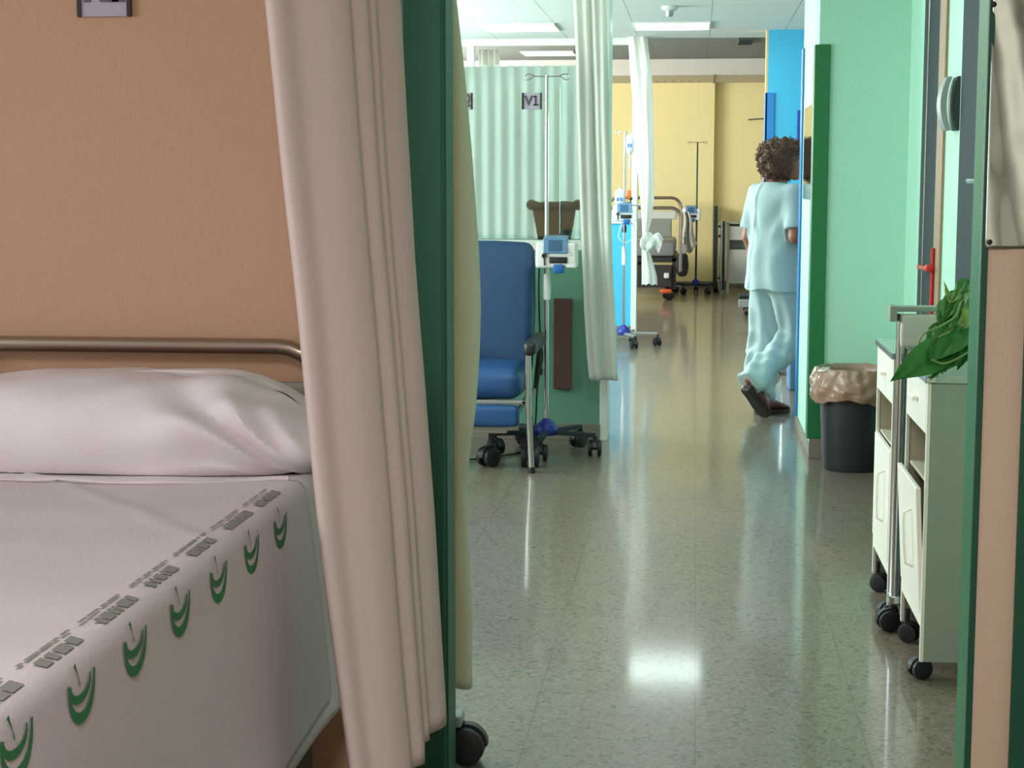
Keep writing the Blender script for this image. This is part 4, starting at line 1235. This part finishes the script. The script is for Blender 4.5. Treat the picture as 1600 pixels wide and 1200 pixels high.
# foot of another bed behind the person
r = thing('bed_trolley', 'low wheeled trolley end with a white plate just left of the person', 'trolley', (0.70, 17.6, 0))
MB().box((-0.24, -.1, .17), (0.5, .4, .205), .004).build('deck', M['door_dark'], r, smooth=False)
MB().box((-0.245, -.12, .085), (-0.03, -.10, .17), .006).build('end_plate', M['bed_white'], r, smooth=False)
MB().box((-0.10, -.14, .11), (0.5, -.12, .13), .004).build('bar', M['black_soft'], r, smooth=False)
for x, y in ((-0.12, -.12), (.42, -.12), (-.12, .34), (.42, .34)): castor(r, x, y, .045, .5, .18)
# wheeled device whose white castor shows behind the person's legs
r = thing('monitor_cart', 'white wheeled cart whose castor shows left of the trouser leg', 'cart', (0.62, 12.35, 0))
MB().box((-.24, -.05, .125), (.25, .05, .16), .01).box((-.0, -.25, .125), (.08, .3, .155), .01).build('base', M['white_plastic'], r)
MB().tube([(.04, 0, .15), (.04, 0, 1.0)], .02, 12).build('column', M['chrome'], r)
MB().box((-.1, -.12, 1.0), (.18, .12, 1.2), .02).build('monitor', M['screen_edge'], r)
castor(r, -.20, -.03, .05, 2.6, .13, housing='white_plastic', wheel_m='alu')
for x, y in ((.22, 0), (.04, -.22), (.04, .27)): castor(r, x, y, .05, .6, .13, housing='white_plastic', wheel_m='alu')
r = thing('blue_box', 'blue plastic box on the floor behind the legs beside the blue wall edge', 'box', (0.80, 11.3, 0))
cushion(-.17, .2, -.15, .15, 0, .30, .02, 0).build('box_body', M['screen_edge'], r)
MB().box((-.18, -.16, .29), (.21, .16, .33), .01).build('lid', M['chair_blue'], r, smooth=False)
# ------------------------------------------------------------------ person (smooth-blended body)
class Field:
    def __init__(s, lo, hi, h):
        s.lo = np.array(lo, float); s.h = h
        s.n = (np.ceil((np.array(hi) - s.lo) / h)).astype(int) + 1
        s.v = np.full(tuple(s.n), 0.25, np.float32)
    def _sub(s, lo, hi):
        a = np.clip(np.floor((lo - s.lo) / s.h).astype(int), 0, s.n - 1)
        b = np.clip(np.ceil((hi - s.lo) / s.h).astype(int) + 1, 1, s.n)
        ax = [s.lo[i] + s.h * np.arange(a[i], b[i]) for i in range(3)]
        X, Y, Z = np.meshgrid(*ax, indexing='ij')
        return (slice(a[0], b[0]), slice(a[1], b[1]), slice(a[2], b[2])), X, Y, Z
    def _merge(s, sl, d, k):
        o = s.v[sl]
        if k <= 0:
            s.v[sl] = np.minimum(o, d); return
        hh = np.clip(0.5 + 0.5 * (o - d) / k, 0, 1)
        s.v[sl] = o * (1 - hh) + d * hh - k * hh * (1 - hh)
    def cap(s, a, b, ra, rb, k=0.03, sq=(1, 1, 1)):
        a, b = np.array(a, float), np.array(b, float)
        q = np.array(sq, float)
        pad = max(ra, rb) * max(1 / min(q), 1) + 0.08
        sl, X, Y, Z = s._sub(np.minimum(a, b) - pad, np.maximum(a, b) + pad)
        P = np.stack([X, Y, Z], -1)
        ab = (b - a) * q
        pa = (P - a) * q
        t = np.clip((pa @ ab) / max(1e-9, ab @ ab), 0, 1)
        d = np.linalg.norm(pa - t[..., None] * ab, axis=-1) - (ra + (rb - ra) * t)
        s._merge(sl, d.astype(np.float32), k)
    def ell(s, c, r, k=0.03, Rm=None):
        c, r = np.array(c, float), np.array(r, float)
        pad = max(r) + 0.08
        sl, X, Y, Z = s._sub(c - pad, c + pad)
        P = np.stack([X, Y, Z], -1) - c
        if Rm is not None: P = P @ Rm
        l = np.linalg.norm(P / r, axis=-1)
        l2 = np.linalg.norm(P / (r * r), axis=-1) + 1e-9
        d = l * (l - 1) / l2
        s._merge(sl, d.astype(np.float32), k)
    def cut(s, fn, lo=None, hi=None):
        """remove where fn(X,Y,Z) > 0"""
        lo = s.lo if lo is None else np.array(lo, float)
        hi = s.lo + s.h * (s.n - 1) if hi is None else np.array(hi, float)
        sl, X, Y, Z = s._sub(lo, hi)
        s.v[sl] = np.maximum(s.v[sl], fn(X, Y, Z).astype(np.float32))
    def warp(s, fn):
        sl, X, Y, Z = s._sub(s.lo, s.lo + s.h * (s.n - 1))
        s.v[sl] += fn(X, Y, Z).astype(np.float32)
    def mesh(s):
        v = s.v; ins = v < 0
        nx, ny, nz_ = v.shape
        c = [(i, j, k) for i in (0, 1) for j in (0, 1) for k in (0, 1)]
        cnt = sum(ins[i:nx - 1 + i, j:ny - 1 + j, k:nz_ - 1 + k].astype(np.int8) for i, j, k in c)
        act = (cnt > 0) & (cnt < 8)
        I, J, K = np.nonzero(act)
        idx = -np.ones(act.shape, np.int64); idx[I, J, K] = np.arange(len(I))
        acc = np.zeros((len(I), 3)); num = np.zeros(len(I))
        for a in c:
            for ax in range(3):
                if a[ax] == 1: continue
                b = list(a); b[ax] = 1
                va = v[I + a[0], J + a[1], K + a[2]]; vb = v[I + b[0], J + b[1], K + b[2]]
                m_ = (va < 0) != (vb < 0)
                t = np.where(m_, va / np.where(np.abs(va - vb) < 1e-9, 1, va - vb), 0)
                p = np.array([a[0], a[1], a[2]], float)[None, :].repeat(len(I), 0)
                p[:, ax] += t
                acc += p * m_[:, None]; num += m_
        pts = (np.stack([I, J, K], 1) + acc / np.maximum(num, 1)[:, None]) * s.h + s.lo
        faces = []
        for ax in range(3):
            sl0 = [slice(None)] * 3; sl1 = [slice(None)] * 3
            sl0[ax] = slice(0, -1); sl1[ax] = slice(1, None)
            ch = ins[tuple(sl0)] != ins[tuple(sl1)]
            E_ = np.array(np.nonzero(ch)).T
            o1, o2 = [k for k in range(3) if k != ax]
            E_ = E_[(E_[:, o1] > 0) & (E_[:, o2] > 0) & (E_[:, o1] < act.shape[o1]) & (E_[:, o2] < act.shape[o2])]
            q = []
            for d1, d2 in ((0, 0), (1, 0), (1, 1), (0, 1)):
                e = E_.copy(); e[:, o1] -= d1; e[:, o2] -= d2
                q.append(idx[e[:, 0], e[:, 1], e[:, 2]])
            faces.append(np.stack(q, 1))
        faces = np.concatenate(faces)
        faces = faces[(faces >= 0).all(1)]
        m_ = MB(); m_.v = [tuple(p) for p in pts.tolist()]; m_.f = [tuple(f) for f in faces.tolist()]
        return m_
    def build(s, name, m, parent, smooth_it=2):
        o = s.mesh().build(name, M[m], parent)
        if smooth_it:
            md = o.modifiers.new('sm', 'SMOOTH'); md.iterations = smooth_it; md.factor = 0.5
        for p in o.data.polygons: p.use_smooth = True
        return o

TURN = math.radians(50)
PR = thing('person', 'person with curly brown hair in pale blue scrubs walking away down the corridor', 'person', (0.465, 9.90, 0), -TURN)
# local frame: x to the person's right, y forward
hipL, hipR = (-0.09, 0, 0.86), (0.09, 0, 0.86)
kneeL, anL = (-0.085, 0.03, 0.46), (-0.09, 0.015, 0.085)
kneeR, anR = (0.09, 0.10, 0.475), (0.085, -0.255, 0.25)
shL, elL, wrL = (-0.155, -0.01, 1.32), (-0.195, -0.035, 1.06), (-0.19, 0.04, 0.83)
shR, elR, wrR = (0.155, -0.01, 1.32), (0.215, -0.045, 1.07), (0.235, 0.18, 1.03)
B = Field((-0.34, -0.42, -0.02), (0.34, 0.36, 1.66), 0.0055)
B.cap((0, 0, 0.90), (0, 0.0, 1.02), 0.125, 0.115, 0.04, (0.85, 1.15, 1))
B.cap((0, 0.0, 1.02), (0, -0.01, 1.26), 0.115, 0.12, 0.05, (0.85, 1.15, 1))
B.cap((-0.09, -0.015, 1.275), (0.09, -0.015, 1.275), 0.062, 0.062, 0.05)
B.cap((0, -0.02, 1.33), (0.005, 0.01, 1.43), 0.052, 0.048, 0.03)
for hp, kn, an in ((hipL, kneeL, anL), (hipR, kneeR, anR)):
    B.cap(hp, kn, 0.074, 0.056, 0.03); B.cap(kn, an, 0.052, 0.036, 0.02)
for sh, el, wr in ((shL, elL, wrL), (shR, elR, wrR)):
    B.cap(sh, el, 0.043, 0.037, 0.02); B.cap(el, wr, 0.037, 0.025, 0.015)
# hands
def hand(wr, d, side, pn):
    """d: direction of the fingers, side: direction from little finger to thumb, pn: palm normal (fingers curl that way)"""
    wr, d, side, pn = [np.array(t, float) for t in (wr, d, side, pn)]
    d /= np.linalg.norm(d); pn /= np.linalg.norm(pn)
    side = np.cross(d, pn) * np.sign(np.dot(np.cross(d, pn), side)); side /= np.linalg.norm(side)
    B.cap(wr, wr + d * 0.03, 0.025, 0.022, 0.01)
    for k in (-1, 0, 1):
        B.cap(wr + d * 0.025 + side * k * 0.013, wr + d * 0.078 + side * k * 0.022, 0.014, 0.0125, 0.008)
    for k, L_ in enumerate((0.052, 0.068, 0.075, 0.068)):       # little .. index
        o = (k - 1.5) * 0.019
        p0 = wr + d * (0.08 - abs(k - 2) * 0.003) + side * o
        a = d * math.cos(.35) + pn * math.sin(.35); p1 = p0 + a * L_ * .45
        a = d * math.cos(.8) + pn * math.sin(.8); p2 = p1 + a * L_ * .3
        a = d * math.cos(1.2) + pn * math.sin(1.2); p3 = p2 + a * L_ * .25
        B.cap(p0, p1, 0.0088, 0.0082, 0.003); B.cap(p1, p2, 0.0082, 0.0076, 0.002); B.cap(p2, p3, 0.0076, 0.0066, 0.002)
    t0 = wr + d * 0.025 + side * 0.022; t1 = t0 + d * 0.03 + side * 0.022 + pn * .012; t2 = t1 + d * 0.028 + side * .004 + pn * .012
    B.cap(t0, t1, 0.0125, 0.0105, 0.006); B.cap(t1, t2, 0.010, 0.008, 0.003)
hand(wrL, (0.03, 0.10, -1), (0, 1, 0), (1, 0.1, 0))
hand(wrR, (-0.1, 1, -0.15), (0, 0, 1), (-1, 0, 0))
# head, turned to the person's right
HT = math.radians(36)
hc = np.array((0.02, 0.045, 1.50))
ch, sh_ = math.cos(HT), math.sin(HT)
RH = np.array(((ch, sh_, 0), (-sh_, ch, 0), (0, 0, 1)))       # columns: head axes -> local
def hp_(x, y, z): return hc + RH @ np.array((x, y, z))
B.ell(hp_(0, -0.012, 0.025), (0.074, 0.093, 0.085), 0.02, RH)
B.ell(hp_(0, 0.03, -0.035), (0.058, 0.062, 0.068), 0.03, RH)
B.ell(hp_(0, 0.068, -0.088), (0.022, 0.02, 0.018), 0.025, RH)
B.cap(hp_(0, 0.084, 0.012), hp_(0, 0.104, -0.022), 0.009, 0.0125, 0.012)
B.cap(hp_(-.03, 0.078, 0.022), hp_(.03, 0.078, 0.022), 0.010, 0.010, 0.014)
B.cap(hp_(-.018, 0.086, -0.052), hp_(.018, 0.086, -0.052), 0.006, 0.006, 0.005)
B.cap(hp_(-.016, 0.083, -0.063), hp_(.016, 0.083, -0.063), 0.007, 0.007, 0.005)
for s_ in (-1, 1):
    B.ell(hp_(s_ * .035, 0.062, -0.022), (0.02, 0.02, 0.018), 0.02, RH)
    B.ell(hp_(s_ * 0.075, -0.005, -0.005), (0.010, 0.019, 0.03), 0.008, RH)
B.cap(hp_(0, -0.02, -0.05), (0.0, -0.012, 1.36), 0.05, 0.05, 0.02)
B.build('body', 'skin', PR, 2)
for s_ in (-1, 1):
    e = MB()
    c = hp_(s_ * 0.03, 0.081, 0.006)
    e.lathe([(0.0, -0.011), (0.006, -0.009), (0.0105, -0.003), (0.0105, 0.003), (0.006, 0.009), (0.0, 0.011)], c, 14)
    e.build('eye', M['white_plastic'], PR)

# hair
Hh = Field((-0.17, -0.17, 1.33), (0.22, 0.24, 1.68), 0.007)
Hh.ell(hp_(0, -0.035, 0.035), (0.118, 0.118, 0.098), 0.02, RH)
Hh.ell(hp_(0, -0.045, -0.02), (0.112, 0.095, 0.095), 0.03, RH)
Hh.ell(hp_(0, 0.035, 0.075), (0.085, 0.062, 0.05), 0.03, RH)
for s_ in (-1, 1): Hh.ell(hp_(s_ * .083, 0.005, -0.01), (0.028, 0.045, 0.06), 0.02, RH)
def bumps(X, Y, Z):
    return 0.008 * (np.sin(X * 150 + 3 * np.sin(Z * 60)) * np.sin(Y * 140 + 2) * np.sin(Z * 150 + 3 * np.sin(X * 50)))
Hh.warp(bumps)
hair = Hh.build('hair', 'hair', PR, 0)
hv = [v.co.copy() for v in hair.data.vertices]
random.seed(11)
cm = MB()
cen = Vector(hp_(0, -0.03, 0.0))
hm = Matrix.Rotation(-HT, 3, 'Z')
for k in range(620):
    p = random.choice(hv)
    loc = hm.inverted() @ (p - cen)
    if loc.y > 0.05 and loc.z < 0.05: continue
    n_ = (p - cen).normalized()
    t_ = n_.cross(Vector((random.uniform(-1, 1), random.uniform(-1, 1), random.uniform(-1, 1)))).normalized()
    b_ = n_.cross(t_)
    R_ = random.uniform(0.007, 0.013); pt = []
    turns = random.uniform(1.2, 2.2); L_ = random.uniform(0.01, 0.035)
    ax = (n_ * random.uniform(.2, 1) + Vector((0, 0, -0.5)) + t_ * random.uniform(-.6, .6)).normalized()
    uu = ax.orthogonal().normalized(); vv = ax.cross(uu)
    for q in range(15):
        a = q / 14 * turns * 2 * PI
        pt.append(p - n_ * 0.006 + ax * (L_ * q / 14) + (uu * math.cos(a) + vv * math.sin(a)) * R_)
    cm.tube(pt, 0.0026, 4, cap=False)
cm.build('curls', M['hair'], hair)

# scrub tunic
T = Field((-0.33, -0.24, 0.70), (0.33, 0.30, 1.42), 0.0065)
T.cap((0, 0.0, 0.74), (0, 0.0, 0.94), 0.172, 0.150, 0.04, (0.88, 1.12, 1))
T.cap((0, 0.0, 0.94), (0, -0.005, 1.24), 0.142, 0.138, 0.05, (0.88, 1.15, 1))
T.cap((-0.10, -0.015, 1.290), (0.10, -0.015, 1.290), 0.072, 0.072, 0.06)
T.cap((0, -0.018, 1.30), (0, -0.012, 1.39), 0.085, 0.060, 0.06)
T.cap(shL, tuple(np.array(shL) * .12 + np.array(elL) * .88), 0.055, 0.064, 0.03)
T.cap(shR, tuple(np.array(shR) * .12 + np.array(elR) * .88), 0.055, 0.064, 0.03)
def folds(X, Y, Z):
    body = np.exp(-((np.abs(X) - 0.0) / 0.2) ** 4)
    f = 0.0075 * np.sin(X * 46 + Z * 5 + 1.5 * np.sin(Z * 9)) * np.clip((1.25 - Z) / 0.35, 0, 1)
    f += 0.005 * np.sin((Z * 30 - np.abs(X) * 46) + 2 * np.sin(X * 20)) * np.exp(-((Z - 1.12) / 0.12) ** 2)
    f += 0.010 * np.exp(-((X + 0.035 + (1.3 - Z) * 0.10) / 0.012) ** 2) * (Y < 0) * -1.0
    return f * body
T.warp(folds)
T.cut(lambda X, Y, Z: 0.755 + 0.008 * np.sin(X * 30) - Z)
T.cut(lambda X, Y, Z: Z - (1.382 - 0.55 * np.clip(Y + .03, 0, 1)), (-0.12, -.2, 1.3), (0.12, .3, 1.42))
for sh0, el0 in ((shL, elL), (shR, elR)):
    a, b = np.array(sh0), np.array(el0); d = (b - a) / np.linalg.norm(b - a); c0 = a + d * 0.215
    sx = -1 if sh0[0] < 0 else 1
    lo = (min(sx * 0.165, sx * 0.33), -.2, 1.0); hi = (max(sx * 0.165, sx * 0.33), .2, 1.2)
    T.cut(lambda X, Y, Z, c0=c0, d=d: (X - c0[0]) * d[0] + (Y - c0[1]) * d[1] + (Z - c0[2]) * d[2], lo, hi)
T.build('tunic', 'scrub', PR, 1)

# trousers: wide cotton legs
Q = Field((-0.28, -0.46, 0.02), (0.30, 0.34, 0.98), 0.0065)
Q.cap((0, 0, 0.86), (0, 0, 0.93), 0.145, 0.13, 0.03, (0.88, 1.12, 1))
Q.cap((-0.082, 0, 0.80), (-0.09, 0.02, 0.48), 0.094, 0.092, 0.02)
Q.cap((-0.09, 0.02, 0.48), (-0.095, -0.02, 0.16), 0.092, 0.095, 0.02)
Q.cap((0.082, 0.0, 0.80), (0.09, 0.10, 0.48), 0.094, 0.088, 0.02)
kR, aR = np.array((0.09, 0.095, 0.48)), np.array((0.085, -0.25, 0.235))
Q.cap(kR, aR, 0.088, 0.080, 0.015)
Q.cap(aR + np.array((0, .05, -.01)), aR + np.array((0, 0.16, -0.085)), 0.055, 0.03, 0.03)
def tf(X, Y, Z):
    f = 0.008 * np.sin(X * 55 + Y * 40 + Z * 8 + 2 * np.sin(Z * 8)) * np.clip((0.8 - Z) / 0.2, 0, 1)
    f += 0.006 * np.sin(Z * 45 + Y * 50 + 2.5 * np.sin(X * 25)) * np.exp(-((Z - 0.40) / 0.13) ** 2)
    f += 0.006 * np.sin(Y * 60 + Z * 30) * np.exp(-((Z - 0.2) / 0.1) ** 2)
    return f
Q.warp(tf)
Q.cut(lambda X, Y, Z: 0.055 + 0.01 * np.sin(X * 40 + Y * 30) - Z, (-.28, -.2, .02), (0.0, .34, .3))
dR = (aR - kR) / np.linalg.norm(aR - kR)
cR = aR + dR * 0.02
Q.cut(lambda X, Y, Z: (X - cR[0]) * dR[0] + (Y - cR[1]) * dR[1] + (Z - cR[2]) * dR[2], (-.0, -.46, .02), (.3, -.1, .4))
Q.build('trousers', 'scrub', PR, 1)

# clogs
def clog(heel, toe, label):
    heel, toe = Vector(heel), Vector(toe)
    d = (toe - heel); L_ = d.length; d.normalize()
    side = Vector((1, 0, 0)); side = (side - d * side.dot(d)).normalized(); up = side.cross(d)
    if up.z < 0: up = -up
    def P(s_, w_, h_): return heel + d * (s_ * L_) + side * w_ + up * h_
    pr = [(0.0, .028, .05), (0.06, .033, .062), (0.2, .034, .07), (0.4, .034, .085), (0.55, .040, .082), (0.7, .045, .066), (0.85, .043, .052), (0.95, .034, .042), (1.0, .015, .03)]
    n = 18
    vs = []; fs = []
    for s_, w_, h_ in pr:
        for k in range(n):
            a = 2 * PI * k / n
            c_, q_ = math.cos(a), math.sin(a)
            vs.append(P(s_, w_ * math.copysign(abs(c_) ** .8, c_), 0.02 + (h_ - 0.02) * (q_ * .5 + .5)))
    for i in range(len(pr) - 1):
        for k in range(n):
            fs.append((i * n + k, i * n + (k + 1) % n, (i + 1) * n + (k + 1) % n, (i + 1) * n + k))
    fs.append(tuple(range(n))); fs.append(tuple((len(pr) - 1) * n + k for k in range(n)))
    s = MB().add(vs, fs).build('shoe', M['clog'], PR)
    ol = [P(s_, w_ * 1.04, 0.0) for s_, w_, h_ in pr] + [P(s_, -w_ * 1.04, 0.0) for s_, w_, h_ in reversed(pr)]
    ot = [P(s_, w_ * 1.04, 0.026 if s_ > .3 else .034) for s_, w_, h_ in pr] + [P(s_, -w_ * 1.04, 0.026 if s_ > .3 else .034) for s_, w_, h_ in reversed(pr)]
    m_ = len(ol)
    MB().add(ol + ot, [tuple(range(m_)), tuple(range(m_, 2 * m_))] + [(i, (i + 1) % m_, m_ + (i + 1) % m_, m_ + i) for i in range(m_)]).build('sole', M['clog_sole'], s, smooth=False)
clog((-0.09, -0.035, 0.003), (-0.085, 0.205, 0.003), '')
clog((0.085, -0.30, 0.185), (0.085, -0.135, 0.012), '')

# ------------------------------------------------------------------ light
def area(name, loc, rot, sx, sy, power, col):
    l = bpy.data.lights.new(name, 'AREA')
    l.shape = 'RECTANGLE'; l.size = sx; l.size_y = sy; l.energy = power; l.color = col
    o = bpy.data.objects.new(name, l); COL.objects.link(o)
    o.location = loc; o.rotation_euler = rot
    return o
cool = (0.78, 1.0, 0.93)
day = (0.93, 0.93, 1.0)
# daylight through the three windows (lights stand in the window openings, facing in)
area('daylight_near', (-3.9, 1.3, 1.6), (0, -PI / 2, 0), 1.25, 2.1, LIGHTS['near'], (1.0, 0.93, 0.95))
area('daylight_green_bay', (-3.9, 6.4, 1.6), (0, -PI / 2, 0), 1.25, 3.5, LIGHTS['mid'], (0.90, 1.0, 0.97))
area('daylight_blue_bay', (-3.9, 11.9, 1.6), (0, -PI / 2, 0), 1.25, 3.3, LIGHTS['far'], (0.86, 1.0, 0.97))
area('daylight_far', (-3.9, 18.0, 2.12), (0, -PI / 2, 0), 1.0, 3.8, LIGHTS['yel'], (1.0, 0.98, 0.9))
area('room_fill', (-0.3, -0.3, ZC - 0.02), (0, 0, 0), 0.6, 1.2, LIGHTS['room'], (1.0, 0.93, 0.90))  # unseen fill behind the camera, added to brighten sheets, curtains and pillar

wd = bpy.data.worlds.new('World'); SC.world = wd; wd.use_nodes = True
bgn = wd.node_tree.nodes['Background']
bgn.inputs[0].default_value = (0.80, 0.92, 1.0, 1); bgn.inputs[1].default_value = 1.0

cam = bpy.data.cameras.new('camera'); co = bpy.data.objects.new('camera', cam); COL.objects.link(co)
cam.sensor_width = 36; cam.lens = 36 * F / 1600
cam.clip_start = 0.05; cam.clip_end = 100
co.location = (0, 0, H); co.rotation_euler = (PI / 2 - PITCH, 0, YAW)
SC.camera = co
SC.view_settings.view_transform = 'Standard'; SC.view_settings.look = 'None'
SC.view_settings.exposure = EXPO; SC.view_settings.gamma = 1.0
try: SC.view_settings.use_curve_mapping = False
except Exception: pass
try:
    SC.cycles.use_denoising = True
    SC.cycles.max_bounces = 8; SC.cycles.diffuse_bounces = 5; SC.cycles.transparent_max_bounces = 12
    SC.cycles.sample_clamp_indirect = 8; SC.cycles.caustics_reflective = False; SC.cycles.caustics_refractive = False
except Exception: pass
